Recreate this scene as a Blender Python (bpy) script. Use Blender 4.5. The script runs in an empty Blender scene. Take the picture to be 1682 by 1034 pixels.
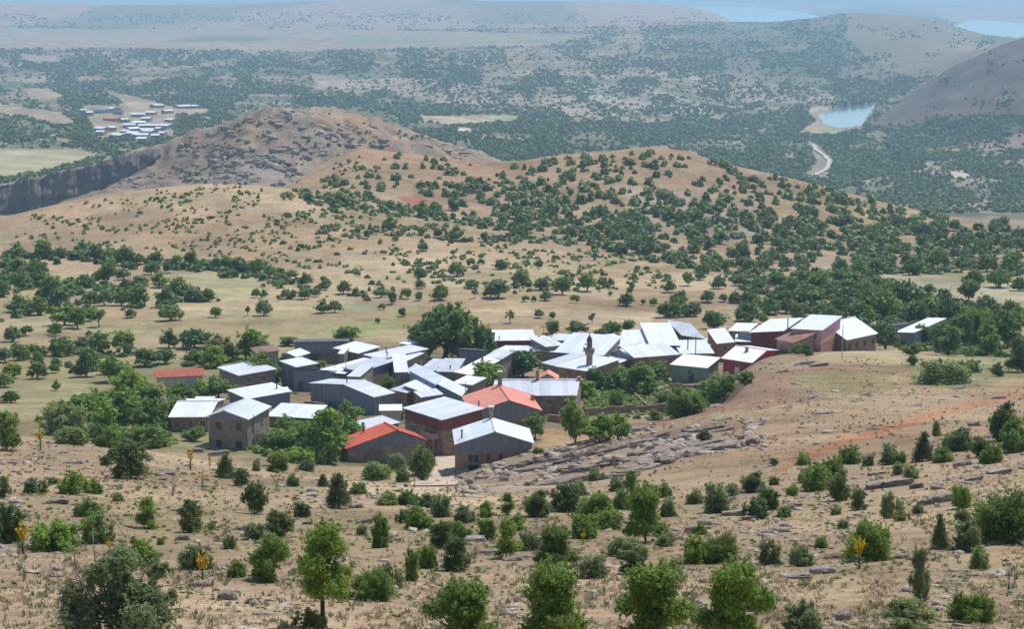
import bpy, math, random
import numpy as np

# ---------------------------------------------------------------- camera, sky, sun, exposure
CZ = 250.0                       # camera height above the datum
PITCH = math.radians(9.9)
FPX = 3139.0                     # focal length in pixels of the 1682 px wide photograph
cs, sn = math.cos(PITCH), math.sin(PITCH)
scene = bpy.context.scene
col = scene.collection
cam = bpy.data.cameras.new('camera'); cam.sensor_width = 36.0; cam.lens = 36.0*FPX/1682.0
cam.clip_start = 0.5; cam.clip_end = 90000.0
camo = bpy.data.objects.new('camera', cam); col.objects.link(camo)
camo.location = (0, 0, CZ); camo.rotation_euler = (math.pi/2-PITCH, 0, 0)
scene.camera = camo
SUN = np.array([0.34, 0.36, 0.87]); SUN /= np.linalg.norm(SUN)
w = bpy.data.worlds.new('World'); scene.world = w; w.use_nodes = True
nt = w.node_tree; nt.nodes.clear()
sky = nt.nodes.new('ShaderNodeTexSky'); sky.sky_type = 'NISHITA'; sky.sun_disc = False
sky.sun_elevation = math.asin(SUN[2]); sky.sun_rotation = math.atan2(SUN[0], SUN[1])
sky.altitude = 1400; sky.dust_density = 1.2
bg = nt.nodes.new('ShaderNodeBackground'); bg.inputs['Strength'].default_value = 0.15
wo = nt.nodes.new('ShaderNodeOutputWorld')
nt.links.new(sky.outputs[0], bg.inputs[0]); nt.links.new(bg.outputs[0], wo.inputs[0])
sl = bpy.data.lights.new('sun', 'SUN'); sl.energy = 3.9; sl.angle = math.radians(0.53); sl.color = (1.0, 0.955, 0.89)
so = bpy.data.objects.new('sun', sl); col.objects.link(so)
from mathutils import Vector
so.rotation_euler = Vector(SUN).to_track_quat('Z', 'Y').to_euler(); so.location = (200, 300, 600)
vs = scene.view_settings; vs.view_transform = 'Standard'; vs.look = 'None'; vs.gamma = 1.0; vs.exposure = 0.08
scene.cycles.use_denoising = True
scene.cycles.max_bounces = 6; scene.cycles.diffuse_bounces = 2; scene.cycles.transparent_max_bounces = 8
scene.cycles.volume_bounces = 1

# ---------------------------------------------------------------- numeric helpers
def tv(v):                                       # slope of the sight line through pixel row v
    return np.tan(PITCH+np.arctan((np.asarray(v, float)-517.0)/FPX))
def project(X, Y, Z):
    dz = Z-CZ; d = Y*cs-dz*sn
    return 841.0+FPX*X/d, 517.0-FPX*(Y*sn+dz*cs)/d
def at_z(px, v, z):                              # point at relative height z (below 0) seen at px, v
    t = float(tv(v)); Y = -z/t; d = Y*cs-z*sn
    return np.array([(px-841.0)*d/FPX, Y, z+CZ])
def pchip(x, y, q):
    x = np.asarray(x, float); y = np.asarray(y, float)
    h = np.diff(x); dl = np.diff(y)/h
    m = np.zeros_like(y)
    if len(x) > 2:
        w1 = 2*h[1:]+h[:-1]; w2 = h[1:]+2*h[:-1]
        a, b = dl[:-1], dl[1:]
        ok = a*b > 0
        den = np.where(ok, w1/np.where(ok, a, 1)+w2/np.where(ok, b, 1), 1)
        m[1:-1] = np.where(ok, (w1+w2)/den, 0)
    m[0] = dl[0]; m[-1] = dl[-1]
    q = np.clip(q, x[0], x[-1]); i = np.clip(np.searchsorted(x, q)-1, 0, len(x)-2)
    t = (q-x[i])/h[i]; t2 = t*t; t3 = t2*t
    return (2*t3-3*t2+1)*y[i]+(t3-2*t2+t)*h[i]*m[i]+(-2*t3+3*t2)*y[i+1]+(t3-t2)*h[i]*m[i+1]
def hash2(ix, iy, seed):
    h = (ix.astype(np.int64)*374761393+iy.astype(np.int64)*668265263+seed*1442695041) & 0xffffffff
    h = ((h ^ (h >> 13))*1274126177) & 0xffffffff
    h = h ^ (h >> 16)
    return (h & 0xffff)/65535.0
def vnoise(x, y, seed=0):
    x = np.asarray(x, float); y = np.asarray(y, float)
    ix = np.floor(x); iy = np.floor(y); fx = x-ix; fy = y-iy
    fx = fx*fx*(3-2*fx); fy = fy*fy*(3-2*fy)
    ix = ix.astype(np.int64); iy = iy.astype(np.int64)
    a = hash2(ix, iy, seed); b = hash2(ix+1, iy, seed); c = hash2(ix, iy+1, seed); d = hash2(ix+1, iy+1, seed)
    return (a*(1-fx)+b*fx)*(1-fy)+(c*(1-fx)+d*fx)*fy
def fbm(x, y, octv=4, seed=0):
    s = 0.0; a = 1.0; t = 0.0
    for k in range(octv):
        s = s+a*vnoise(x, y, seed+k*17); t += a; a *= 0.5
        x = x*2.03+11.7; y = y*2.03-5.3
    return s/t
def sstep(a, b, x):
    t = np.clip((np.asarray(x, float)-a)/(b-a), 0, 1); return t*t*(3-2*t)
def inpoly(px, py, poly):
    ins = np.zeros(np.shape(px), bool); n = len(poly)
    for i in range(n):
        x1, y1 = poly[i]; x2, y2 = poly[(i+1) % n]
        if y1 == y2: continue
        c = ((y1 > py) != (y2 > py)) & (px < (x2-x1)*(py-y1)/(y2-y1)+x1)
        ins ^= c
    return ins

# ---------------------------------------------------------------- terrain: semantic contour knots
# each knot is a line across the land: (px, distance, row v) or (px, distance, None, height)
N = None
KN = [
 [(0, 0, N, -1.7), (1682, 0, N, -1.7)],
 [(0, 48, 1040), (420, 48, 1036), (840, 48, 1042), (1260, 48, 1038), (1682, 48, 1030)],
 [(0, 74, 905), (420, 75, 912), (840, 76, 908), (1260, 75, 905), (1682, 74, 895)],
 [(0, 108, 825), (420, 112, 838), (840, 116, 838), (1260, 114, 832), (1682, 108, 808)],
 [(0, 145, 768), (210, 145, 778), (420, 148, 798), (840, 150, 803), (1050, 150, 790), (1260, 148, 772), (1682, 142, 742)],
 [(-400, 185, 700), (0, 190, 715), (210, 190, 738), (420, 195, 772), (630, 200, 792), (840, 195, 782), (950, 195, 765), (1050, 190, 745), (1260, 185, 722), (1682, 180, 694), (2082, 180, 680)],
 [(-400, 235, N, -61), (0, 235, N, -61), (210, 235, N, -62), (420, 238, N, -63.5), (630, 240, N, -64.5), (720, 240, N, -64.5), (780, 240, 775), (840, 240, 756), (900, 240, 740), (1000, 245, 713), (1100, 250, 690), (1180, 255, 665), (1260, 265, 642), (1440, 270, 640), (1682, 275, 635)],
 [(0, 285, N, -67.5), (420, 280, N, -67.5), (630, 275, N, -69.3), (760, 275, N, -69.8), (840, 285, N, -69.5), (1000, 290, N, -70.5), (1100, 295, N, -71), (1180, 300, N, -69), (1230, 310, 616), (1300, 330, 592), (1440, 345, 580), (1560, 345, 588), (1682, 345, 592)],
 [(0, 350, N, -75), (1100, 350, N, -75), (1180, 352, N, -74), (1260, 370, N, -72.5), (1440, 385, N, -74.8), (1682, 385, N, -74.3)],
 [(0, 430, N, -81.0), (840, 430, N, -81.5), (1682, 440, N, -81.5)],
 [(0, 523, N, -85.5), (840, 523, N, -85), (1260, 530, N, -86.5), (1682, 540, N, -87.5)],
 [(0, 590, N, -88), (840, 590, N, -88), (1260, 600, N, -91), (1682, 605, N, -92)],
 [(-400, 680, 400), (0, 680, 360), (130, 690, 332), (240, 700, 314), (340, 710, 305), (450, 705, 312), (560, 700, 332), (700, 680, 372), (840, 665, 400), (1050, 650, 425), (1260, 650, 430), (1682, 680, 435)],
 [(-400, 760, N, -102), (0, 750, N, -100), (340, 770, N, -94), (450, 760, 328), (560, 750, 322), (700, 740, 345), (840, 730, 365), (1050, 720, 385), (1260, 720, 400), (1682, 740, 415)],
 [(-400, 860, N, -115), (0, 860, N, -112), (420, 860, 335), (500, 862, 288), (545, 866, 262), (590, 870, 244), (650, 865, 249), (800, 860, 266), (920, 860, 256), (1080, 865, 245), (1200, 860, 270), (1330, 855, 300), (1500, 850, 345), (1682, 850, 376), (2082, 850, 420)],
 [(0, 975, N, -127), (420, 975, N, -122), (590, 985, N, -116), (830, 985, N, -122), (1080, 985, N, -132), (1682, 985, N, -145)],
 [(-400, 1090, 392), (0, 1090, 364), (130, 1090, 340), (230, 1090, 322), (340, 1090, 306), (450, 1090, 292), (560, 1090, N, -112), (700, 1090, N, -118), (830, 1100, N, -130), (1050, 1110, N, -148), (1682, 1110, N, -160)],
 [(-400, 1233, 384), (0, 1233, 354), (130, 1233, 322), (230, 1228, 292), (330, 1200, 252), (440, 1180, 219), (530, 1180, 216), (700, 1190, 244), (830, 1200, 278), (1050, 1250, N, -156), (1682, 1250, N, -168)],
 [(-400, 1250, 335), (0, 1250, 308), (60, 1250, 297), (130, 1250, 279), (230, 1250, 253), (330, 1250, 218), (400, 1250, 198), (440, 1250, 183), (485, 1250, 186), (530, 1250, 180), (600, 1250, 192), (700, 1255, 223), (830, 1262, 266), (950, 1300, N, -152), (1682, 1320, N, -170)],
 [(0, 1340, N, -139), (230, 1340, N, -137), (440, 1350, N, -130), (700, 1350, N, -137), (1050, 1390, N, -160), (1682, 1400, N, -174)],
 [(0, 1500, N, -145), (420, 1500, N, -149), (630, 1500, N, -152), (840, 1500, N, -158), (1050, 1500, N, -165), (1260, 1500, N, -172), (1470, 1520, N, -179), (1682, 1520, N, -180)],
 [(0, 2000, N, -157), (420, 2000, N, -165), (840, 2000, N, -173), (1050, 2000, N, -181), (1260, 2000, N, -190), (1470, 2000, N, -197), (1682, 2000, N, -193)],
 [(0, 2700, N, -172), (420, 2700, N, -178), (840, 2700, N, -187), (1050, 2700, N, -194), (1260, 2700, N, -203), (1330, 2700, N, -207), (1420, 2700, N, -206), (1500, 2700, 196), (1560, 2700, 178), (1682, 2700, 160), (2082, 2700, 120)],
 [(0, 3300, N, -185), (420, 3300, N, -178), (840, 3300, N, -182), (1050, 3300, N, -192), (1260, 3300, N, -204), (1420, 3300, N, -203), (1445, 3300, 180), (1500, 3300, 150), (1540, 3300, 122), (1600, 3300, 84), (1682, 3300, 52), (2082, 3300, 0)],
 [(0, 4200, N, -185), (420, 4200, N, -172), (840, 4200, N, -163), (1050, 4200, N, -168), (1260, 4200, N, -180), (1430, 4200, N, -178), (1500, 4200, N, -165), (1682, 4200, N, -150)],
 [(0, 6000, 60), (420, 6000, 58), (630, 6000, 52), (840, 6000, 50), (950, 6000, 46), (1050, 6000, 42), (1100, 6000, 34), (1150, 6000, 36), (1200, 6000, 37), (1260, 6000, 38), (1330, 6000, 31), (1390, 6000, 22), (1470, 6000, 25), (1540, 6000, 36), (1620, 6000, 58), (1682, 6000, 64)],
 [(0, 7300, 38), (420, 7300, 37), (630, 7300, 32), (840, 7300, 28), (1050, 7300, 28), (1120, 7300, 34), (1180, 7400, N, -213), (1682, 7400, N, -214)],
 [(-400, 8500, 6), (0, 8500, 7), (210, 8500, 9), (420, 8500, 6), (560, 8500, 0), (700, 8500, -1), (840, 8500, 4), (1000, 8500, 2), (1080, 8500, 6), (1150, 8500, 14), (1195, 8600, 30), (1215, 8600, N, -216), (1682, 8600, N, -218)],
 [(0, 10500, N, -216), (1300, 10500, N, -218), (1345, 10500, N, -216), (1420, 10500, 22), (1520, 10500, 20), (1600, 10500, 34), (1682, 10500, 32)],
 [(0, 14500, N, -176), (800, 14500, N, -176), (1140, 16000, N, -214), (1300, 15500, N, -205), (1380, 14000, N, -182), (1682, 14500, N, -172)],
 [(0, 21000, N, -165), (400, 21000, N, -165), (700, 20000, N, -165), (1682, 20000, N, -150)],
 [(0, 60000, N, -60), (1682, 60000, N, -60)],
]
FC = np.linspace(-900, 2582, 871)                 # fine columns, 4 px apart
SG = np.linspace(math.log(30.0), math.log(60030.0), 2600)   # log(Y+30)
def build_table():
    ky = []; kz = []
    for kn in KN:
        px = [k[0] for k in kn]; Y = [k[1] for k in kn]
        z = [(k[3] if k[2] is None else -k[1]*float(tv(k[2]))) for k in kn]
        if len(px) == 2:
            ky.append(np.interp(FC, px, Y)); kz.append(np.interp(FC, px, z))
        else:
            ky.append(pchip(px, Y, FC)); kz.append(pchip(px, z, FC))
    ky = np.array(ky); kz = np.array(kz)
    T = np.zeros((len(FC), len(SG)))
    for i in range(len(FC)):
        T[i] = pchip(np.log(ky[:, i]+30.0), kz[:, i], SG)
    return T
TAB = build_table()
TG_Y = [0, 50, 100, 200, 300, 430, 600, 900, 1500, 3000, 6000, 12000, 60000]
TG_T = [.35, .345, .285, .255, .235, .19, .15, .095, .1, .068, .027, .018, .003]
def colpx(X, Y):
    return 841.0+FPX*X/np.maximum(Y, 12.0)/(cs+sn*np.interp(Y, TG_Y, TG_T))
LAKE = [(1338, 187), (1366, 179), (1412, 173), (1438, 172), (1428, 186), (1421, 199), (1414, 210), (1377, 213), (1354, 206), (1348, 195)]
LAKEW = [tuple(at_z(a, b, -210.0)[:2]) for a, b in LAKE]
def height(X, Y):
    X = np.asarray(X, float); Y = np.asarray(Y, float)
    c = np.clip((colpx(X, Y)-FC[0])/(FC[1]-FC[0]), 0, len(FC)-1.001)
    s = np.clip((np.log(np.maximum(Y, 0)+30.0)-SG[0])/(SG[1]-SG[0]), 0, len(SG)-1.001)
    ci = c.astype(int); si = s.astype(int); fc = c-ci; fs = s-si
    z = (TAB[ci, si]*(1-fc)+TAB[ci+1, si]*fc)*(1-fs)+(TAB[ci, si+1]*(1-fc)+TAB[ci+1, si+1]*fc)*fs
    # relief at several scales, kept small where it would move the skyline of a ridge
    n1 = fbm(X/9.0, Y/9.0, 4, 3)-0.5
    n2 = fbm(X/60.0+7, Y/60.0, 4, 31)-0.5
    n3 = fbm(X/420.0+3, Y/420.0, 5, 57)-0.5
    crag = sstep(1085, 1110, Y)*(1-sstep(1246, 1252, Y))*(colpx(X, Y) < 880)
    if np.any(crag > 0):
        rg = 1-2*np.abs(fbm(X/26.0+Y/40.0, Y/34.0, 5, 77)-0.5); cl = sstep(1215, 1228, Y)
        z = z+crag*((rg-0.75)*(9.0-5*cl)+(np.abs(vnoise(X/5.0, Y/40.0, 79)-.5)*5.0)*cl)
    hp = sstep(2150, 2500, Y)*(1-sstep(3150, 3300, Y))*sstep(1450, 1540, colpx(X, Y))
    if np.any(hp > 0): z = z-hp*np.abs(fbm(X/170.0+Y/500.0, Y/420.0, 5, 91)-0.5)*95.0
    vil = sstep(255, 290, Y)*(1-sstep(400, 450, Y))
    z = z+n1*(0.9*sstep(20, 60, Y))*(1-0.7*vil)
    z = z+n2*(2.5*sstep(450, 700, Y)*(1-sstep(4000, 6000, Y))+5.0*sstep(900, 1100, Y)*(1-sstep(6000, 8000, Y)))
    dry = sstep(-208, -196, z)
    z = z+n3*36.0*sstep(1450, 2100, Y)*(1-0.6*sstep(5200, 5900, Y))*dry
    z = np.where(Y > 1500, np.maximum(z, np.where((Y < 7200), -207.5, -400)), z)
    near = (np.abs(Y-3010) < 700)
    if np.any(near):
        ins = inpoly(X, Y, LAKEW)&near
        z = np.where(ins, -245.0, z)
    return z+CZ
# what each column sees: for quick placing of things on the land at a pixel
YS = np.exp(np.linspace(math.log(20.0), math.log(30000.0), 2600))
VC = np.arange(-520, 2204, 4.0)
def build_vis():
    xg = (VC[:, None]-841.0)/FPX*YS[None, :]*(cs+sn*np.interp(YS, TG_Y, TG_T))[None, :]
    z = height(xg, np.broadcast_to(YS, xg.shape))
    for _ in range(1):
        d = YS[None, :]*cs-(z-CZ)*sn
        xg = (VC[:, None]-841.0)/FPX*d
        z = height(xg, np.broadcast_to(YS, xg.shape))
    _, v = project(xg, YS[None, :], z)
    return np.minimum.accumulate(v, axis=1)
VIS = build_vis()
def hit(px, v):
    i = int(np.clip(round((px-VC[0])/4.0), 0, len(VC)-1)); row = VIS[i]
    k = int(np.searchsorted(-row, -v)); k = min(max(k, 1), len(YS)-1)
    a, b = row[k-1], row[k]; f = 0.0 if a == b else (a-v)/(a-b); f = min(max(f, 0), 1)
    Y = YS[k-1]*(1-f)+YS[k]*f
    z = float(height(np.array([(px-841)/FPX*Y]), np.array([Y]))[0])
    for _ in range(2):
        X = (px-841.0)/FPX*(Y*cs-(z-CZ)*sn); z = float(height(np.array([X]), np.array([Y]))[0])
    return X, Y, z
def hitv(A, B):                                  # the same for many points at once
    A = np.asarray(A, float); B = np.asarray(B, float); ci = np.clip(np.round((A-VC[0])/4.0).astype(int), 0, len(VC)-1); Y = np.zeros(len(A))
    for c in np.unique(ci):
        k = ci == c; Y[k] = np.interp(-B[k], -VIS[c], YS)
    X = (A-841.0)/FPX*Y*(cs+sn*np.interp(Y, TG_Y, TG_T))
    z = height(X, Y); X = (A-841.0)/FPX*(Y*cs-(z-CZ)*sn)
    return X, Y, height(X, Y)
def gz(X, Y): return float(height(np.array([X], float), np.array([Y], float))[0])

# ---------------------------------------------------------------- mesh and tag helpers
def tag(o, label=None, cat=None, group=None, kind=None):
    if label: o['label'] = label
    if cat: o['category'] = cat
    if group: o['group'] = group
    if kind: o['kind'] = kind
    return o
def link(name, me, parent=None, mat=None):
    o = bpy.data.objects.new(name, me); col.objects.link(o)
    if parent is not None: o.parent = parent
    if mat is not None and me is not None and not me.materials: me.materials.append(mat)
    return o
def empty(name, loc=(0, 0, 0), rz=0.0, sc=(1, 1, 1)):
    o = bpy.data.objects.new(name, None); col.objects.link(o); o.empty_display_size = 0.3
    o.location = loc; o.rotation_euler = (0, 0, rz); o.scale = sc
    return o
def np_mesh(name, V, F, mat=None, colr=None, smooth=False):
    """V (n,3), F (m,k) faces of equal size, colr (n,3) optional point colours"""
    V = np.asarray(V, np.float32); F = np.asarray(F, np.int32)
    me = bpy.data.meshes.new(name); k = F.shape[1]
    me.vertices.add(len(V)); me.vertices.foreach_set('co', V.ravel())
    me.loops.add(F.size); me.loops.foreach_set('vertex_index', F.ravel())
    me.polygons.add(len(F)); me.polygons.foreach_set('loop_start', np.arange(0, F.size, k, dtype=np.int32))
    if smooth: me.polygons.foreach_set('use_smooth', np.ones(len(F), bool))
    me.update(calc_edges=True)
    if colr is not None:
        a = me.color_attributes.new('Col', 'FLOAT_COLOR', 'POINT')
        c = np.ones((len(V), 4), np.float32); c[:, :3] = colr
        a.data.foreach_set('color', c.ravel())
    if mat is not None: me.materials.append(mat)
    return me
class MB:
    """collects polygons of mixed size into one mesh"""
    def __init__(s): s.v = []; s.f = []
    def poly(s, pts):
        n = len(s.v); s.v += [tuple(map(float, p)) for p in pts]; s.f.append(list(range(n, n+len(pts))))
    def hexa(s, p):                       # 8 points: bottom 4 (ccw), top 4
        n = len(s.v); s.v += [tuple(map(float, q)) for q in p]
        for f in ((3, 2, 1, 0), (4, 5, 6, 7), (0, 1, 5, 4), (1, 2, 6, 5), (2, 3, 7, 6), (3, 0, 4, 7)): s.f.append([n+i for i in f])
    def box(s, c, ex, ey, ez):            # centre, three half-edge vectors
        c = np.array(c, float); ex = np.array(ex, float); ey = np.array(ey, float); ez = np.array(ez, float)
        s.hexa([c-ex-ey-ez, c+ex-ey-ez, c+ex+ey-ez, c-ex+ey-ez, c-ex-ey+ez, c+ex-ey+ez, c+ex+ey+ez, c-ex+ey+ez])
    def tube(s, pts, rad, n=6):
        pts = [np.array(p, float) for p in pts]; b = len(s.v)
        for i, p in enumerate(pts):
            d = pts[min(i+1, len(pts)-1)]-pts[max(i-1, 0)]; d /= (np.linalg.norm(d)+1e-9)
            a = np.cross(d, [0.3, 0.9, 0.1] if abs(d[1]) < 0.9 else [1, 0, 0]); a /= np.linalg.norm(a); c = np.cross(d, a)
            for k in range(n):
                an = 2*math.pi*k/n; s.v.append(tuple(p+rad[i]*(math.cos(an)*a+math.sin(an)*c)))
        for i in range(len(pts)-1):
            for k in range(n):
                k2 = (k+1) % n; s.f.append([b+i*n+k, b+i*n+k2, b+(i+1)*n+k2, b+(i+1)*n+k])
        s.f.append([b+k for k in range(n)][::-1]); s.f.append([b+(len(pts)-1)*n+k for k in range(n)])
    def mesh(s, name, mat=None, smooth=False):
        me = bpy.data.meshes.new(name); me.from_pydata(s.v, [], s.f)
        if smooth:
            for p in me.polygons: p.use_smooth = True
        me.update()
        if mat: me.materials.append(mat)
        return me
    def build(s, name, mat=None, parent=None, smooth=False):
        return link(name, s.mesh(name, mat, smooth), parent)

# ---------------------------------------------------------------- materials
class Nd:
    def __init__(s, name):
        s.m = bpy.data.materials.new(name); s.m.use_nodes = True; s.t = s.m.node_tree
        s.b = s.t.nodes['Principled BSDF']; s.out = s.t.nodes['Material Output']
    def n(s, typ, **kw):
        x = s.t.nodes.new(typ)
        for k, v in kw.items():
            if k in x.inputs: x.inputs[k].default_value = v
            else: setattr(x, k, v)
        return x
    def l(s, a, b): s.t.links.new(a, b)
    def noise(s, scale, detail=4, rough=0.55, vec=None, dist=0.0):
        x = s.n('ShaderNodeTexNoise'); x.inputs['Scale'].default_value = scale; x.inputs['Detail'].default_value = detail
        x.inputs['Roughness'].default_value = rough; x.inputs['Distortion'].default_value = dist
        if vec is not None: s.l(vec, x.inputs['Vector'])
        return x.outputs['Fac']
    def ramp(s, fac, stops):
        x = s.n('ShaderNodeValToRGB'); e = x.color_ramp.elements
        while len(e) < len(stops): e.new(0.5)
        for i, (p, c) in enumerate(stops):
            e[i].position = p; e[i].color = (*c, 1) if len(c) == 3 else c
        s.l(fac, x.inputs[0]); return x.outputs[0]
    def mix(s, a, b, fac, typ='MIX'):
        x = s.n('ShaderNodeMix'); x.data_type = 'RGBA'; x.blend_type = typ
        for sock, v in ((x.inputs[6], a), (x.inputs[7], b), (x.inputs[0], fac)):
            if isinstance(v, (tuple, list)): sock.default_value = (*v, 1) if len(v) == 3 else v
            elif isinstance(v, (int, float)): sock.default_value = v
            else: s.l(v, sock)
        return x.outputs[2]
    def obj(s):
        return s.n('ShaderNodeTexCoord').outputs['Object']
    def pos(s):
        return s.n('ShaderNodeNewGeometry').outputs['Position']
    def rand(s): return s.n('ShaderNodeObjectInfo').outputs['Random']
    def attr(s, name='Col', out='Color'):
        x = s.n('ShaderNodeAttribute'); x.attribute_name = name; return x.outputs[out]
    def bump(s, h, st=0.3, dist=0.1):
        x = s.n('ShaderNodeBump'); x.inputs['Strength'].default_value = st; x.inputs['Distance'].default_value = dist
        s.l(h, x.inputs['Height']); s.l(x.outputs[0], s.b.inputs['Normal'])
    def fin(s, c=None, rough=0.85, metal=0.0, spec=0.3):
        if c is not None:
            if isinstance(c, (tuple, list)): s.b.inputs['Base Color'].default_value = (*c, 1)
            else: s.l(c, s.b.inputs['Base Color'])
        s.b.inputs['Roughness'].default_value = rough; s.b.inputs['Metallic'].default_value = metal
        s.b.inputs['Specular IOR Level'].default_value = spec
        return s.m
def wear(name, c1, c2, scale=1.0, rough=0.8, metal=0.0, spec=0.3, bump=0.0, var=0.25, stretch=None):
    n = Nd(name); p = n.pos()
    if stretch:
        mp = n.n('ShaderNodeMapping'); mp.inputs['Scale'].default_value = stretch; n.l(p, mp.inputs[0]); p = mp.outputs[0]
    f = n.noise(scale, 6, 0.62, p); c = n.ramp(f, [(0.32, c1), (0.68, c2)])
    f2 = n.noise(scale*7, 3, 0.6, p)
    c = n.mix(c, n.ramp(f2, [(0.3, (1-var,)*3), (0.7, (1+var,)*3)]), 1.0, 'MULTIPLY')
    r = n.rand(); c = n.mix(c, n.ramp(r, [(0, (0.86, 0.86, 0.87)), (1, (1.08, 1.06, 1.04))]), 1.0, 'MULTIPLY')
    if bump: n.bump(f2, bump, 0.1)
    return n.fin(c, rough, metal, spec)
def stone_mat(name, c1, c2, mortar, bw=0.7, bh=0.28):
    n = Nd(name); tc = n.n('ShaderNodeTexCoord').outputs['UV']
    br = n.n('ShaderNodeTexBrick'); n.l(tc, br.inputs['Vector'])
    br.inputs['Color1'].default_value = (*c1, 1); br.inputs['Color2'].default_value = (*c2, 1); br.inputs['Mortar'].default_value = (*mortar, 1)
    br.inputs['Scale'].default_value = 1.0; br.inputs['Mortar Size'].default_value = 0.025
    br.inputs['Brick Width'].default_value = bw; br.inputs['Row Height'].default_value = bh; br.inputs['Bias'].default_value = -0.2
    f = n.noise(0.8, 6, 0.7, n.pos()); c = n.mix(br.outputs[0], n.ramp(f, [(0.3, (0.62, 0.6, 0.58)), (0.7, (1.25, 1.2, 1.15))]), 1.0, 'MULTIPLY')
    n.bump(br.outputs['Fac'], -0.4, 0.05)
    return n.fin(c, 0.95, 0, 0.15)
def foliage_mat(name, dark, light, hueshift=0.0, transl=0.33, rmin=0.75, rmax=1.25, tint=(0.9, 1.0, 0.35)):
    n = Nd(name); a = n.attr('Col')
    sep = n.n('ShaderNodeSeparateColor'); n.l(a, sep.inputs[0])
    c = n.mix(dark, light, sep.outputs[0])
    c = n.mix(c, (0.20, 0.19, 0.035), sep.outputs[1])
    r = n.rand(); c = n.mix(c, n.ramp(r, [(0, (rmin, rmin*1.0, rmin*1.12)), (0.5, (1, 1, 1)), (1, (rmax*1.1, rmax, rmax*0.75))]), 1.0, 'MULTIPLY')
    n.fin(c, 0.62, 0, 0.25)
    tr = n.n('ShaderNodeBsdfTranslucent'); n.l(n.mix(c, tint, 0.25), tr.inputs[0])
    ms = n.n('ShaderNodeMixShader'); ms.inputs[0].default_value = transl
    n.l(n.b.outputs[0], ms.inputs[1]); n.l(tr.outputs[0], ms.inputs[2]); n.l(ms.outputs[0], n.out.inputs[0])
    return n.m
M = {}
M['leaf_near'] = foliage_mat('foliage_green', (0.072, 0.138, 0.022), (0.235, 0.375, 0.062))
M['leaf_grey'] = foliage_mat('foliage_grey_green', (0.115, 0.160, 0.068), (0.29, 0.37, 0.165))
M['leaf_dark'] = foliage_mat('foliage_dark', (0.050, 0.082, 0.028), (0.150, 0.210, 0.068))
M['leaf_bright'] = foliage_mat('foliage_bright', (0.085, 0.165, 0.022), (0.250, 0.400, 0.065))
M['leaf_field'] = foliage_mat('foliage_field_tree', (0.062, 0.124, 0.032), (0.195, 0.305, 0.075), transl=0.15)
M['leaf_hill'] = foliage_mat('foliage_hill_shrub', (0.066, 0.120, 0.040), (0.19, 0.275, 0.090), transl=0.1)
M['leaf_yellow'] = foliage_mat('foliage_yellow_green', (0.13, 0.15, 0.03), (0.27, 0.27, 0.06))
M['bark'] = wear('bark', (0.045, 0.035, 0.026), (0.13, 0.105, 0.08), 3.0, 0.95)
M['twig'] = wear('dry_twigs', (0.16, 0.13, 0.10), (0.30, 0.26, 0.21), 3.0, 0.95)
def metal_mat(name, c1, c2, rust, wv):
    n = Nd(name); p = n.pos(); f = n.noise(0.25, 6, 0.65, p); c = n.ramp(f, [(0.3, c1), (0.7, c2)])
    sx = n.n('ShaderNodeSeparateXYZ'); n.l(n.obj(), sx.inputs[0]); fl = n.n('ShaderNodeMath', operation='FLOOR'); n.l(sx.outputs[0], fl.inputs[0])
    ad = n.n('ShaderNodeMath', operation='MULTIPLY_ADD'); n.l(n.rand(), ad.inputs[0]); ad.inputs[1].default_value = 91.0; n.l(fl.outputs[0], ad.inputs[2])
    wn = n.n('ShaderNodeTexWhiteNoise'); wn.noise_dimensions = '1D'; n.l(ad.outputs[0], wn.inputs['W'])
    c = n.mix(c, n.ramp(wn.outputs[0], [(0, (1-wv,)*3), (1, (1+wv*.4,)*3)]), 1.0, 'MULTIPLY')
    g = n.noise(0.7, 8, 0.72, p); c = n.mix(c, (0.42, 0.30, 0.22), n.ramp(g, [(0.60, (0, 0, 0)), (0.74, (rust,)*3)]))
    c = n.mix(c, n.ramp(n.rand(), [(0, (0.84, 0.86, 0.89)), (1, (1.05, 1.04, 1.02))]), 1.0, 'MULTIPLY')
    return n.fin(c, 0.5, 0.0, 0.5)
M['metal'] = metal_mat('galvanised_roof', (0.68, 0.72, 0.77), (0.82, 0.85, 0.885), 0.2, 0.10)
M['metal_old'] = metal_mat('weathered_roof', (0.54, 0.575, 0.61), (0.74, 0.765, 0.79), 0.5, 0.16)
M['metal_white'] = metal_mat('white_roof', (0.80, 0.82, 0.84), (0.90, 0.91, 0.92), 0.15, 0.07)
M['red_roof'] = wear('red_metal_roof', (0.56, 0.105, 0.055), (0.70, 0.15, 0.085), 0.3, 0.6, 0, 0.3, 0, 0.08)
M['salmon_roof'] = wear('salmon_metal_roof', (0.66, 0.26, 0.19), (0.80, 0.34, 0.25), 0.3, 0.6, 0, 0.3, 0, 0.06)
M['tile_roof'] = wear('clay_tile_roof', (0.50, 0.14, 0.085), (0.66, 0.24, 0.16), 1.2, 0.85, 0, 0.2, 0, 0.25)
M['brown_roof'] = wear('faded_brown_roof', (0.24, 0.13, 0.11), (0.38, 0.23, 0.19), 0.6, 0.8, 0, 0.2, 0, 0.12)
M['dark_roof'] = wear('dark_roof', (0.07, 0.075, 0.085), (0.13, 0.14, 0.155), 0.6, 0.7, 0, 0.3, 0, 0.1)
M['siding'] = wear('grey_siding', (0.17, 0.19, 0.225), (0.27, 0.295, 0.34), 1.0, 0.7, 0.1, 0.3, 0, 0.15, (3, 3, 0.3))
M['siding_blue'] = wear('blue_grey_siding', (0.26, 0.31, 0.37), (0.37, 0.42, 0.48), 1.0, 0.6, 0.1, 0.3, 0, 0.12, (3, 3, 0.3))
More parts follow.
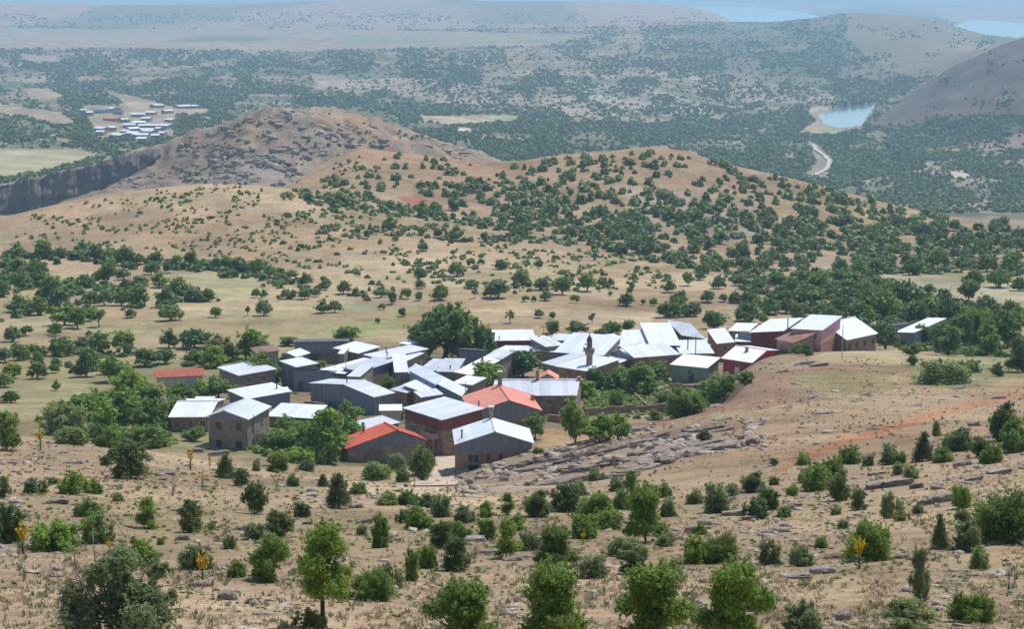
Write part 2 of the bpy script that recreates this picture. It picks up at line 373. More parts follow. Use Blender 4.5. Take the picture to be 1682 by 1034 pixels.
M['stone'] = stone_mat('stone_wall', (0.40, 0.275, 0.20), (0.24, 0.175, 0.135), (0.30, 0.24, 0.19))
M['stone_grey'] = stone_mat('grey_stone_wall', (0.34, 0.285, 0.235), (0.21, 0.18, 0.155), (0.27, 0.24, 0.21))
M['brick'] = stone_mat('brick_wall', (0.48, 0.25, 0.17), (0.36, 0.19, 0.13), (0.38, 0.28, 0.22), 0.45, 0.18)
M['green_wall'] = wear('green_plaster', (0.25, 0.33, 0.26), (0.34, 0.43, 0.33), 0.8, 0.9, 0, 0.2, 0.1, 0.12)
M['red_wall'] = wear('red_plaster', (0.38, 0.055, 0.055), (0.50, 0.085, 0.08), 0.8, 0.9, 0, 0.2, 0.1, 0.12)
M['pink_wall'] = wear('pink_plaster', (0.50, 0.27, 0.26), (0.60, 0.35, 0.33), 0.8, 0.9, 0, 0.2, 0.1, 0.1)
M['maroon_wall'] = wear('maroon_boards', (0.20, 0.065, 0.06), (0.28, 0.10, 0.09), 0.8, 0.9, 0, 0.2, 0.1, 0.2)
M['plaster'] = wear('pale_plaster', (0.46, 0.42, 0.37), (0.60, 0.56, 0.50), 0.8, 0.9, 0, 0.2, 0.1, 0.15)
M['glass'] = wear('window_glass', (0.02, 0.024, 0.03), (0.045, 0.05, 0.06), 1.0, 0.15, 0, 0.6, 0, 0.1)
M['frame'] = wear('painted_frame', (0.50, 0.50, 0.48), (0.62, 0.62, 0.60), 2.0, 0.6)
M['door'] = wear('wooden_door', (0.10, 0.08, 0.07), (0.18, 0.14, 0.12), 2.0, 0.8)
M['white'] = wear('white_paint', (0.70, 0.70, 0.68), (0.80, 0.80, 0.79), 2.0, 0.6)
M['pipe'] = wear('sooty_pipe', (0.04, 0.04, 0.045), (0.09, 0.09, 0.1), 2.0, 0.7)
M['wood'] = wear('weathered_wood', (0.17, 0.14, 0.11), (0.28, 0.24, 0.20), 2.0, 0.9)
M['concrete'] = wear('concrete', (0.34, 0.33, 0.31), (0.48, 0.46, 0.43), 0.8, 0.9, 0, 0.2, 0.1)
M['mullein'] = wear('mullein_flowers', (0.80, 0.50, 0.012), (0.92, 0.68, 0.03), 9.0, 0.8)
M['mullein_leaf'] = wear('mullein_leaves', (0.10, 0.12, 0.05), (0.20, 0.22, 0.10), 5.0, 0.9)
def rock_mat(name, c1, c2, c3):
    n = Nd(name); p = n.pos()
    mp = n.n('ShaderNodeMapping'); mp.inputs['Scale'].default_value = (0.5, 0.5, 3.0); n.l(p, mp.inputs[0])
    f = n.noise(0.9, 8, 0.7, mp.outputs[0]); c = n.ramp(f, [(0.3, c1), (0.5, c2), (0.72, c3)])
    g = n.noise(6.0, 5, 0.65, p); c = n.mix(c, n.ramp(g, [(0.3, (0.7, 0.7, 0.7)), (0.7, (1.25, 1.25, 1.25))]), 1.0, 'MULTIPLY')
    n.bump(f, 0.8, 0.25); return n.fin(c, 0.95, 0, 0.15)
M['rock'] = rock_mat('limestone', (0.12, 0.10, 0.08), (0.28, 0.23, 0.19), (0.45, 0.39, 0.33))
M['stones'] = rock_mat('loose_stone', (0.28, 0.225, 0.18), (0.42, 0.35, 0.285), (0.56, 0.49, 0.42))
M['grass_dry'] = foliage_mat('dry_grass', (0.42, 0.31, 0.19), (0.62, 0.48, 0.30), transl=0.4, tint=(0.6, 0.42, 0.24))
M['weeds'] = foliage_mat('grey_green_weeds', (0.16, 0.18, 0.09), (0.34, 0.33, 0.18), transl=0.35, tint=(0.4, 0.4, 0.2))

# ---------------------------------------------------------------- land
def ymix(Y, stops):
    ys = [math.log(a) for a, _ in stops]; L = np.log(np.maximum(Y, 5))
    return np.stack([np.interp(L, ys, [c[k] for _, c in stops]) for k in range(3)], -1)
G_BASE = [(5, (.372, .268, .170)), (200, (.365, .262, .165)), (300, (.37, .275, .17)), (560, (.40, .295, .18)), (700, (.385, .275, .175)), (900, (.37, .245, .155)),
          (1100, (.30, .215, .16)), (1300, (.30, .215, .155)), (1500, (.33, .27, .18)), (2500, (.33, .26, .18)), (4500, (.33, .24, .175)), (9000, (.40, .26, .20)), (40000, (.26, .22, .19))]
# (polygon in photo pixels, nearest and farthest distance, colour, strength, ragged edge in px)
G_PATCH = [
 ([(560, 560), (470, 575), (250, 590), (60, 640), (-50, 700), (-60, 760), (500, 830), (700, 790), (900, 720), (1150, 660), (1190, 620), (1120, 560)], 262, 430, (.20, .19, .09), .55, 10),
 ([(150, 560), (560, 560), (660, 530), (600, 505), (300, 510), (120, 535)], 420, 540, (.34, .30, .165), .6, 8),
 ([(560, 500), (622, 500), (622, 512), (560, 512)], 430, 560, (.22, .25, .15), .7, 3),
 ([(570, 545), (600, 560), (665, 535), (690, 510), (655, 505), (610, 530)], 400, 560, (.34, .35, .15), .65, 6),
 ([(275, 690), (340, 640), (480, 590), (480, 560), (800, 555), (1000, 550), (1300, 545), (1430, 560), (1290, 600), (1100, 640), (950, 690), (880, 740), (740, 790), (600, 785), (420, 740)], 262, 430, (.26, .185, .12), .75, 5),
 ([(0, 500), (200, 530), (60, 545), (-40, 530)], 430, 560, (.34, .30, .16), .6, 6),
 ([(250, 440), (410, 455), (440, 480), (380, 500), (330, 470)], 500, 620, (.35, .33, .18), .6, 6),
 ([(40, 560), (130, 620), (140, 660), (20, 660), (0, 600)], 300, 430, (.34, .30, .15), .6, 8),
 ([(740, 508), (1085, 512), (1070, 528), (700, 530)], 430, 520, (.52, .42, .28), .7, 3),
 ([(560, 415), (900, 440), (1060, 500), (980, 505), (700, 470), (560, 480)], 520, 680, (.50, .385, .24), .5, 8),
 ([(1430, 448), (1560, 450), (1682, 470), (1700, 500), (1600, 487), (1480, 478)], 480, 640, (.42, .38, .24), .9, 3),
 ([(1500, 445), (1700, 462), (1700, 470), (1560, 456)], 480, 700, (.26, .25, .12), .8, 2),
 ([(655, 323), (690, 322), (712, 334), (735, 346), (700, 348), (670, 338)], 650, 870, (.33, .11, .075), .9, 3),
 ([(480, 330), (590, 244), (800, 266), (920, 256), (1080, 245), (1200, 270), (1330, 300), (1682, 376), (1720, 440), (1440, 440), (1100, 410), (900, 400), (700, 360)], 640, 900, (.30, .21, .125), .35, 14),
 ([(1000, 300), (1250, 330), (1300, 400), (1100, 380)], 640, 900, (.31, .27, .23), .5, 14),
 ([(0, 350), (330, 300), (560, 330), (560, 360), (250, 345), (0, 400)], 620, 760, (.42, .305, .19), .5, 8),
 # rocky hill
 ([(200, 330), (330, 220), (440, 182), (530, 180), (700, 222), (830, 266), (640, 250), (560, 300), (420, 312)], 1050, 1290, (.29, .205, .145), .6, 10),
 ([(350, 250), (440, 235), (520, 240), (540, 290), (430, 310), (340, 300)], 1050, 1260, (.31, .255, .205), .6, 12),
 ([(460, 180), (500, 180), (560, 240), (540, 260), (480, 215)], 1050, 1290, (.29, .24, .20), .6, 10),
 ([(530, 182), (600, 190), (700, 224), (620, 235), (560, 215)], 1050, 1290, (.36, .24, .155), .7, 6),
 ([(-200, 300), (60, 296), (130, 278), (240, 250), (240, 290), (130, 322), (0, 354), (-200, 360)], 1210, 1256, (.16, .14, .125), .8, 3),
 # valley: fields, bare knolls, tracks of earth, plateau
 ([(-60, 248), (120, 246), (165, 256), (100, 275), (0, 292), (-60, 300)], 1330, 1900, (.40, .35, .21), .95, 2),
 ([(20, 85), (100, 92), (110, 106), (40, 104)], 2500, 5500, (.38, .29, .20), .6, 6),
 ([(25, 140), (80, 140), (130, 165), (60, 170), (10, 150)], 1900, 3600, (.40, .30, .20), .5, 7),
 ([(0, 165), (120, 180), (160, 215), (100, 215), (40, 195), (-40, 190)], 1500, 2800, (.40, .30, .20), .5, 7),
 ([(180, 150), (230, 160), (280, 175), (345, 178), (340, 195), (220, 185)], 1700, 2900, (.46, .33, .23), .8, 4),
 ([(690, 190), (800, 192), (800, 200), (730, 204), (700, 200)], 1700, 2900, (.50, .37, .25), .9, 2),
 ([(800, 190), (850, 192), (850, 197), (800, 197)], 1700, 2900, (.34, .38, .18), .8, 2),
 ([(750, 208), (778, 210), (775, 218), (755, 218)], 1500, 2900, (.62, .52, .42), .8, 2),
 ([(510, 122), (580, 130), (560, 145), (520, 140)], 2300, 4800, (.46, .33, .27), .7, 5),
 ([(560, 115), (700, 130), (850, 150), (990, 165), (1040, 200), (880, 185), (700, 165), (560, 140)], 1900, 4800, (.44, .33, .26), .6, 12),
 ([(900, 150), (1000, 135), (1060, 138), (1180, 182), (1160, 195), (1010, 185)], 1900, 4600, (.42, .36, .31), .5, 12),
 ([(1040, 138), (1075, 140), (1185, 185), (1150, 186)], 1900, 4600, (.50, .42, .35), .6, 5),
 ([(1120, 110), (1240, 120), (1420, 165), (1300, 172), (1150, 150)], 2300, 5500, (.44, .34, .28), .55, 10),
 ([(1230, 78), (1290, 70), (1400, 80), (1380, 92), (1260, 92)], 3300, 6200, (.50, .34, .26), .7, 4),
 ([(-60, 58), (150, 56), (480, 62), (480, 84), (250, 78), (0, 78), (-60, 80)], 4200, 8000, (.36, .28, .19), .6, 4),
 ([(560, 54), (980, 60), (900, 72), (560, 74)], 3800, 7500, (.24, .27, .15), .7, 4),
 ([(0, 42), (560, 48), (560, 58), (0, 56)], 4800, 8000, (.26, .27, .16), .5, 4),
 ([(1390, 22), (1480, 22), (1620, 50), (1600, 80), (1540, 125), (1500, 130), (1420, 100), (1390, 60)], 3400, 6200, (.46, .31, .22), .7, 7),
 # right hill
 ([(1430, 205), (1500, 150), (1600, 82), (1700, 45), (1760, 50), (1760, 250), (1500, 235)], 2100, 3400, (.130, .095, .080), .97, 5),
 ([(1500, 250), (1600, 232), (1700, 215), (1700, 245), (1590, 250)], 1500, 2600, (.34, .22, .17), .7, 4),
 # lake banks
 ([(1300, 182), (1345, 176), (1440, 170), (1440, 178), (1350, 184), (1320, 186)], 2500, 3700, (.46, .38, .29), .8, 1.5),
 ([(1300, 215), (1305, 205), (1340, 196), (1352, 205), (1380, 214), (1350, 224), (1320, 224)], 2200, 3300, (.42, .31, .22), .75, 2.5),
 ([(1345, 212), (1400, 214), (1385, 222), (1350, 224)], 2200, 3000, (.34, .36, .18), .7, 2),
 ([(1560, 283), (1590, 284), (1600, 292), (1570, 294)], 1400, 2600, (.60, .50, .38), .9, 2),
 ([(1590, 305), (1640, 303), (1700, 322), (1700, 334), (1600, 316)], 1300, 2400, (.30, .26, .25), .8, 2),
 ([(1440, 280), (1480, 290), (1510, 305), (1450, 300)], 1400, 2400, (.42, .31, .22), .5, 4),
 # near slopes
 ([(1262, 786), (1330, 756), (1400, 729), (1470, 709), (1540, 687), (1610, 670), (1700, 646), (1700, 636), (1600, 660), (1530, 678), (1460, 698), (1390, 720), (1320, 744)], 120, 330, (.42, .195, .105), .9, 1.8),
 ([(1240, 800), (1270, 770), (1400, 722), (1500, 694), (1700, 640), (1700, 625), (1520, 670), (1380, 712), (1290, 750)], 120, 330, (.38, .22, .13), .45, 5),
 ([(1060, 690), (1200, 640), (1330, 600), (1500, 600), (1420, 640), (1270, 668), (1130, 720)], 230, 350, (.27, .16, .11), .75, 16),
 ([(1300, 610), (1460, 600), (1480, 640), (1380, 650), (1300, 640)], 230, 360, (.24, .23, .10), .6, 12),
 ([(1480, 590), (1700, 575), (1700, 620), (1560, 640), (1500, 630)], 230, 400, (.22, .23, .11), .7, 8),
 ([(890, 690), (950, 690), (1030, 700), (1010, 715), (900, 735), (885, 745)], 230, 300, (.44, .28, .14), .8, 4),
 ([(1030, 680), (1110, 685), (1100, 700), (1040, 705)], 230, 310, (.36, .20, .13), .8, 4),
 ([(560, 790), (720, 800), (860, 830), (850, 850), (700, 820), (560, 806)], 120, 220, (.54, .40, .26), .7, 5),
 ([(725, 795), (860, 755), (1000, 715), (1230, 712), (1200, 740), (1000, 800), (840, 812)], 140, 290, (.34, .25, .19), .6, 8),
]
# density of scrub and wood over the far valley, by photo pixel
D_BARE = [
 [(-60, 244), (130, 244), (170, 256), (100, 277), (0, 294), (-60, 300)], [(30, 88), (90, 93), (100, 103), (50, 102)], [(35, 145), (80, 145), (110, 160), (60, 164)],
 [(0, 172), (100, 184), (130, 205), (90, 206), (40, 190), (-40, 186)], [(180, 150), (230, 160), (280, 175), (345, 178), (340, 188), (220, 185)], [(135, 172), (290, 178), (285, 228), (160, 228)],
 [(690, 190), (850, 190), (850, 200), (730, 205), (700, 200)], [(750, 208), (778, 210), (775, 218), (755, 218)], [(1330, 178), (1440, 168), (1436, 182), (1414, 214), (1350, 222), (1312, 218), (1340, 198), (1325, 186)],
 [(-60, 46), (500, 48), (980, 56), (900, 74), (480, 84), (250, 80), (-60, 80)],
 [(1326, 230), (1345, 236), (1372, 266), (1352, 292), (1322, 290), (1340, 268)], [(1560, 283), (1590, 284), (1600, 292), (1570, 294)]]
D_SPARSE = [([(560, 115), (700, 130), (850, 150), (1040, 165), (1040, 200), (880, 185), (700, 165), (560, 140)], .33),
 ([(900, 150), (1000, 135), (1060, 138), (1180, 182), (1160, 195), (1010, 185)], .5), ([(1120, 110), (1240, 120), (1420, 165), (1300, 172), (1150, 150)], .45),
 ([(1390, 22), (1480, 22), (1620, 50), (1600, 80), (1540, 125), (1500, 130), (1440, 110), (1390, 60)], .16),
 ([(1430, 205), (1500, 150), (1600, 82), (1700, 45), (1760, 50), (1760, 190), (1560, 190), (1480, 215)], .05), ([(1500, 250), (1600, 232), (1700, 215), (1700, 245), (1590, 250)], .15),
 ([(-100, -50), (1250, -50), (1200, 40), (560, 50), (-100, 40)], .3), ([(510, 122), (580, 130), (560, 145), (520, 140)], .2),
 ([(700, 74), (1100, 50), (1240, 60), (1250, 110), (1000, 130), (700, 110)], .55)]
def valley_density(px, v):
    d = np.full(np.shape(px), 0.74)
    for poly, s in D_SPARSE: d = np.where(inpoly(px, v, poly), s, d)
    for poly in D_BARE: d = np.where(inpoly(px, v, poly), 0.0, d)
    return d

def ground_colour(X, Y, Z):
    px, v = project(X, Y, Z)
    c = ymix(Y, G_BASE)
    j1 = fbm(X/18.0, Y/18.0, 4, 201)-0.5; j2 = fbm(X/18.0+50, Y/18.0, 4, 233)-0.5
    f1 = fbm(X/160.0, Y/160.0, 4, 205)-0.5; f2 = fbm(X/160.0+50, Y/160.0, 4, 239)-0.5
    near = Y < 1000
    jx = np.where(near, j1, f1); jy = np.where(near, j2, f2)
    for poly, y0, y1, cc, st, rag in G_PATCH:
        k = (Y > y0) & (Y < y1)
        if not k.any(): continue
        m = np.zeros(X.shape)
        p1 = px[k]; v1 = v[k]; a1 = jx[k]; a2 = jy[k]
        acc = 0
        for q in (0.4, 1.0, 1.6):            # soft, ragged border
            acc = acc+inpoly(p1+a1*rag*5*q, v1+a2*rag*2.4*q, poly)
        m[k] = acc/3.0*st
        c = c*(1-m[..., None])+np.array(cc)*m[..., None]
    # undergrowth below the valley scrub
    k = Y > 1290
    if k.any():
        u = np.zeros(X.shape); dd = valley_density(px[k]+f1[k]*20, v[k]+f2[k]*8)
        n = fbm(X[k]/90.0, Y[k]/90.0, 4, 301)
        u[k] = np.clip(dd-0.12, 0, 1)*sstep(0.40, 0.54, n+0.10*(dd-0.5))
        u *= (1-sstep(5500, 9000, Y)*0.6)
        u = np.clip(u*1.1, 0, 0.85)[..., None]
        c = c*(1-u)+np.array((.085, .115, .062))*u
    # mottling: pale straw, bare earth, faint green
    a = fbm(X/26.0, Y/26.0, 5, 401); b = fbm(X/7.0, Y/10.0, 4, 431); g = fbm(X/40.0+9, Y/40.0, 4, 461)
    c = c*(1+0.85*(a-0.5)+0.35*(b-0.5))[..., None]
    far = (Y > 3500); fv = fbm(X/700.0, Y/1400.0, 5, 521)
    c = c*(1-(far*sstep(.46, .62, fv)*.62)[..., None])+np.array((.10, .12, .07))*(far*sstep(.46, .62, fv)*.62)[..., None]
    c = c*(.93+.04*sstep(200, 400, Y))[..., None]*np.array((.97, 1.0, 1.0))
    red = (sstep(0.52, 0.7, fbm(X/34.0, Y/34.0, 4, 481))*0.30*(Y < 1000))[..., None]
    c = c*(1-red)+c*np.array((1.02, 0.82, 0.72))*red
    rockm = (Y > 1080) & (Y < 1262) & (px < 860)
    st = sstep(0.50, 0.62, fbm((X+Y*.6)/9.0, (Y-X*.4)/38.0, 4, 511))*sstep(.42, .6, fbm(X/90.0, Y/90.0, 3, 513))*rockm*0.75
    c = c*(1-st[..., None])+np.array((.36, .31, .265))*st[..., None]
    dk = sstep(0.56, 0.68, fbm((X+Y*.6)/7.0, (Y-X*.4)/26.0, 4, 517))*rockm*0.6
    c = c*(1-dk[..., None])+np.array((.13, .115, .10))*dk[..., None]
    gr = (sstep(0.50, 0.68, g)*0.35*(Y < 1000))[..., None]
    return c*(1-gr)+c*np.array((0.80, 0.93, 0.70))*gr
def build_ground():
    Yr = [2.0]
    def run(y1, step):
        n = int(math.log(y1/Yr[-1])/step); Yr.extend(list(Yr[-1]*np.exp(np.linspace(0, math.log(y1/Yr[-1]), n+1))[1:]))
    run(40, .04); run(260, .0045); run(470, .0035); run(900, .0042); run(1180, .008); run(1270, .0022); run(7500, .0065); run(9000, .006); run(22000, .02); run(60000, .08)
    Yr = np.array(Yr); u = np.linspace(-1, 1, 641); u = u*(0.62+0.38*u*u)
    W = 0.52*Yr+28.0
    X = u[None, :]*W[:, None]; Y = np.broadcast_to(Yr[:, None], X.shape)
    Z = height(X, Y)
    c = ground_colour(X, Y, Z)
    ny, nx = X.shape
    V = np.stack([X, Y, Z], -1).reshape(-1, 3)
    i = np.arange((ny-1)*nx).reshape(ny-1, nx)[:, :-1]
    F = np.stack([i, i+1, i+1+nx, i+nx], -1).reshape(-1, 4)
    n = Nd('dry_ground'); p = n.pos(); a = n.attr('Col')
    mp = n.n('ShaderNodeMapping'); mp.inputs['Scale'].default_value = (1, 1.6, 1); n.l(p, mp.inputs[0])
    f1 = n.noise(0.55, 9, 0.68, mp.outputs[0]); f2 = n.noise(4.5, 6, 0.7, p); f3 = n.noise(0.09, 9, 0.72, mp.outputs[0])
    cc = n.mix(a, n.ramp(f1, [(0.25, (0.66, 0.62, 0.58)), (0.5, (1, 1, 1)), (0.75, (1.30, 1.32, 1.30))]), 1.0, 'MULTIPLY')
    cc = n.mix(cc, n.ramp(f2, [(0.28, (0.60, 0.60, 0.58)), (0.5, (1, 1, 1)), (0.74, (1.30, 1.28, 1.22))]), 1.0, 'MULTIPLY')
    cc = n.mix(cc, n.ramp(f3, [(0.32, (0.74, 0.73, 0.70)), (0.5, (1, 1, 1)), (0.7, (1.18, 1.19, 1.18))]), 1.0, 'MULTIPLY')
    n.bump(f1, 0.6, 0.5)
    me = np_mesh('ground', V, F, n.fin(cc, 0.95, 0, 0.1), c.reshape(-1, 3), True)
    return tag(link('ground', me), kind='structure')
build_ground()
def build_water():
    n = Nd('lake_water'); p = n.pos()
    f = n.noise(0.02, 4, 0.6, p); c = n.ramp(f, [(0.3, (0.10, 0.22, 0.24)), (0.7, (0.14, 0.27, 0.29))])
    n.fin(c, 0.14, 0, 0.5)
    z = CZ-210.0
    me = np_mesh('lake', [(-9000, 2300, z), (9000, 2300, z), (26000, 52000, z), (-26000, 52000, z)], [(0, 1, 2, 3)], n.m)
    return tag(link('lake', me), kind='structure')
build_water()
def strip(name, pts, width, mat, lift=0.12, kind='structure', n=60, pz=None):
    P = np.array([hit(*q)[:2] for q in pts]); s = np.r_[0, np.cumsum(np.hypot(*np.diff(P, axis=0).T))]
    t = np.linspace(0, s[-1], n); x = pchip(s, P[:, 0], t); y = pchip(s, P[:, 1], t)
    dx = np.gradient(x); dy = np.gradient(y); L = np.hypot(dx, dy)+1e-9; nx, ny = -dy/L, dx/L
    V = []; m = 5
    for k in range(n):
        ww = width*(0.8+0.45*float(fbm(np.array([t[k]/width*0.5]), np.array([3.3]), 3, 7)[0]))
        for j in range(m):
            o = (j/(m-1)-0.5)*ww; X = x[k]+nx[k]*o; Y = y[k]+ny[k]*o; V.append((X, Y, gz(X, Y)+lift-(0.10*lift if j in (0, m-1) else 0)))
    F = [(k*m+j, k*m+j+1, (k+1)*m+j+1, (k+1)*m+j) for k in range(n-1) for j in range(m-1)]
    return tag(link(name, np_mesh(name, V, F, mat, None, True)), kind=kind)
M['road'] = wear('pale_gravel', (0.46, 0.41, 0.34), (0.60, 0.54, 0.46), 0.1, 0.95, 0, 0.1, 0, 0.1)
M['orange_soil'] = wear('orange_soil', (0.40, 0.165, 0.085), (0.50, 0.25, 0.14), 0.5, 0.95, 0, 0.1, 0.2, 0.25)
M['lane'] = wear('pale_lane', (0.42, 0.33, 0.25), (0.54, 0.44, 0.35), 0.5, 0.95, 0, 0.1, 0.2, 0.15)
strip('gravel_road', [(1318, 237), (1334, 238), (1340, 247), (1352, 255), (1362, 266), (1358, 278), (1342, 287), (1326, 296)], 5.0, M['road'], 1.4)
strip('village_lane', [(712, 800), (726, 772), (740, 748), (748, 730)], 4.0, M['lane'], 0.10, n=24)
def cliff():
    """dark rock wall along the near edge of the far fields"""
    n, m = 420, 22; px = np.linspace(-160, 262, n)
    vt = np.interp(px, [-160, 0, 60, 130, 230, 262], [320, 303, 293, 275, 250, 243]); vb = np.interp(px, [-160, 0, 60, 130, 200, 240, 262], [376, 356, 345, 324, 298, 274, 256])
    V = []
    for j in range(m+2):
        t = min(j/(m-1), 1.0); v = vb+(vt-vb)*t; Y = 1227+9*t**1.5+(0 if j < m else 14*(j-m+1)); z = -Y*tv(v)
        if j >= m: z = -(1236)*tv(vt)-1.5*(j-m+1)
        X = (px-841)*(Y*cs-z*sn)/FPX
        q = (fbm(X/9.0, z/30.0, 4, 81)-.5)*16+(fbm(X/2.5, z/3.0+9, 3, 83)-.5)*4+(vnoise(X*0+px/40, z/5.0, 85)-.5)*3
        q = q*(1 if j < m else .3); V.append(np.stack([X, Y-2+q, z+CZ+(fbm(X/5.0, X*0, 3, 87)-.5)*5*(j >= m-1)], -1))
    V = np.array(V).reshape(-1, 3); i = np.arange((m+1)*n).reshape(m+1, n)[:, :-1]
    F = np.stack([i, i+1, i+1+n, i+n], -1).reshape(-1, 4)
    return tag(link('cliff', np_mesh('cliff', V, F, M['crag'])), kind='structure')
M['crag'] = rock_mat('dark_crag', (0.08, 0.072, 0.07), (0.155, 0.135, 0.125), (0.26, 0.225, 0.20))
cliff()
# air: pale haze over the whole valley
def build_haze():
    top = CZ+6.0; bot = CZ-330.0
    mb = MB(); mb.hexa([(-34000, -60, bot), (34000, -60, bot), (34000, 61000, bot), (-34000, 61000, bot), (-34000, -60, top), (34000, -60, top), (34000, 61000, top), (-34000, 61000, top)])
    m = bpy.data.materials.new('haze_air'); m.use_nodes = True; t = m.node_tree; t.nodes.clear()
    pv = t.nodes.new('ShaderNodeVolumePrincipled'); pv.inputs['Color'].default_value = (0.50, 0.78, 1.0, 1)
    pv.inputs['Density'].default_value = 1.15e-4; pv.inputs['Anisotropy'].default_value = 0.2
    o = t.nodes.new('ShaderNodeOutputMaterial'); t.links.new(pv.outputs[0], o.inputs['Volume'])
    return tag(mb.build('haze', m), kind='stuff')
build_haze()

# ---------------------------------------------------------------- vegetation: shapes
def leaf_cloud(rs, lobes, n, leaf, up=0.35, droop=0.0, asp=1.7, tone=None):
    """n leaf-sized quads spread through lobes [(cx,cy,cz,rx,ry,rz)]"""
    L = np.array(lobes, float); wgt = (L[:, 3]*L[:, 4]+L[:, 3]*L[:, 5]); k = rs.choice(len(L), n, p=wgt/wgt.sum())
    d = rs.normal(size=(n, 3)); d /= np.linalg.norm(d, axis=1)[:, None]
    d[:, 2] = np.where((d[:, 2] < -0.35) & (rs.rand(n) < 0.6), -d[:, 2], d[:, 2])
    r = rs.rand(n)**0.45; r = np.where(rs.rand(n) < 0.22, r*rs.uniform(1.0, 1.45, n), r)
    P = L[k, :3]+d*r[:, None]*L[k, 3:]
    ns = int(n*0.16); q = max(1, ns//max(6, min(26, n//250)))             # leafy shoots that break the outline
    sk = rs.choice(len(L), q); sd = rs.normal(size=(q, 3)); sd[:, 2] = np.abs(sd[:, 2])*1.2; sd /= np.linalg.norm(sd, axis=1)[:, None]
    w_ = np.arange(ns) % q; tt = rs.uniform(0.7, 1.0, ns)*rs.uniform(1.1, 2.0, q)[w_]
    k[:ns] = sk[w_]; P[:ns] = L[sk[w_], :3]+sd[w_]*tt[:, None]*L[sk[w_], 3:]+rs.normal(size=(ns, 3))*leaf*0.55
    nr = d*0.8+rs.normal(size=(n, 3))*0.55; nr[:, 2] += up; nr /= np.linalg.norm(nr, axis=1)[:, None]
    a = np.cross(nr, rs.normal(size=(n, 3))); a /= np.linalg.norm(a, axis=1)[:, None]; b = np.cross(nr, a)
    s = leaf*(0.6+0.8*rs.rand(n)); a = a*(s*0.5*asp)[:, None]; b = b*(s*0.5)[:, None]
    V = np.stack([P-a, P+b*0.9-a*0.1, P+a, P-b*0.9+a*0.1], 1).reshape(-1, 3)
    F = np.arange(n*4).reshape(-1, 4)
    lt = rs.rand(len(L))*0.5 if tone is None else np.asarray(tone)
    t = np.clip(lt[k]+rs.rand(n)*0.5+0.12*(r-0.6), 0, 1); y = (rs.rand(n) < 0.05)*0.7*rs.rand(n)
    C = np.repeat(np.stack([t, y, np.zeros(n)], 1), 4, axis=0)
    return V, F, C
def lobes_round(rs, h=0.8, base=0.0, n=16, lob=(0.14, 0.24), flat=False):
    out = []
    for i in range(n):
        th = rs.rand()*6.283; q = rs.rand()**0.5; cz = rs.rand()
        prof = min(1.0, 0.80+cz*0.6)*math.sqrt(max(0.05, 1-max(0, (cz-0.3)/0.74)**2)) if not flat else math.sqrt(max(0.05, 1-(cz)**2*0.75))
        r = rs.uniform(*lob); R = max(0.02, 0.5*prof-r*0.75)
        out.append((R*q*math.cos(th), R*q*math.sin(th), base+r*0.45+(h-base-r*1.35)*cz*rs.uniform(0.8, 1.08), r, r, r*rs.uniform(0.7, 0.95)))
    return out
def lobes_irreg(rs, h=0.8, n=13):
    """spreading bush: several tufts of different height"""
    out = []
    for i in range(n):
        th = rs.rand()*6.283; q = rs.rand()**0.6*0.38; r = rs.uniform(0.09, 0.19)
        top = h*(1-0.6*q)*rs.uniform(0.55, 1.0)
        for j in range(3):
            z = r*0.5+(top-r)*(j/2.0)*rs.uniform(0.8, 1.0)
            out.append((q*math.cos(th)+rs.normal()*0.045, q*math.sin(th)+rs.normal()*0.045, max(z, r*0.4), r*(1.05-0.12*j), r*(1.05-0.12*j), r*.9))
    return out
def lobes_cone(rs, h=1.3, n=26):
    out = []
    for i in range(n):
        z = (i+0.5)/n; R = 0.5*(1-z)**0.8*0.78; th = i*2.4; r = 0.08+0.15*(1-z)
        out.append((R*0.75*math.cos(th), R*0.75*math.sin(th), h*(0.04+0.88*z), r, r, r*1.2))
    return out
def stem_mesh(rs, name, h, lobes, r0, nb=6, mat=None, low=0.0):
    mb = MB(); lean = rs.normal(size=2)*0.03
    top = np.array([lean[0], lean[1], h*0.55]); base = np.array([0, 0, -0.06])
    mid = np.array([lean[0]*0.6+rs.normal()*0.015, lean[1]*0.6, h*0.28])
    mb.tube([base, mid*[1, 1, 0.4], mid, top], [r0*1.35, r0, r0*0.85, r0*0.5], 7)
    pick = rs.permutation(len(lobes))[:nb]
    for i in pick:
        c = np.array(lobes[i][:3]); s = mid*(1-low)*rs.uniform(0.75, 1.2); s[2] = min(s[2], c[2]*0.8)
        m = (s+c)/2+rs.normal(size=3)*0.02; mb.tube([s, m, c], [r0*0.5, r0*0.33, r0*0.12], 5)
    return mb.mesh(name, mat or M['bark'], True)
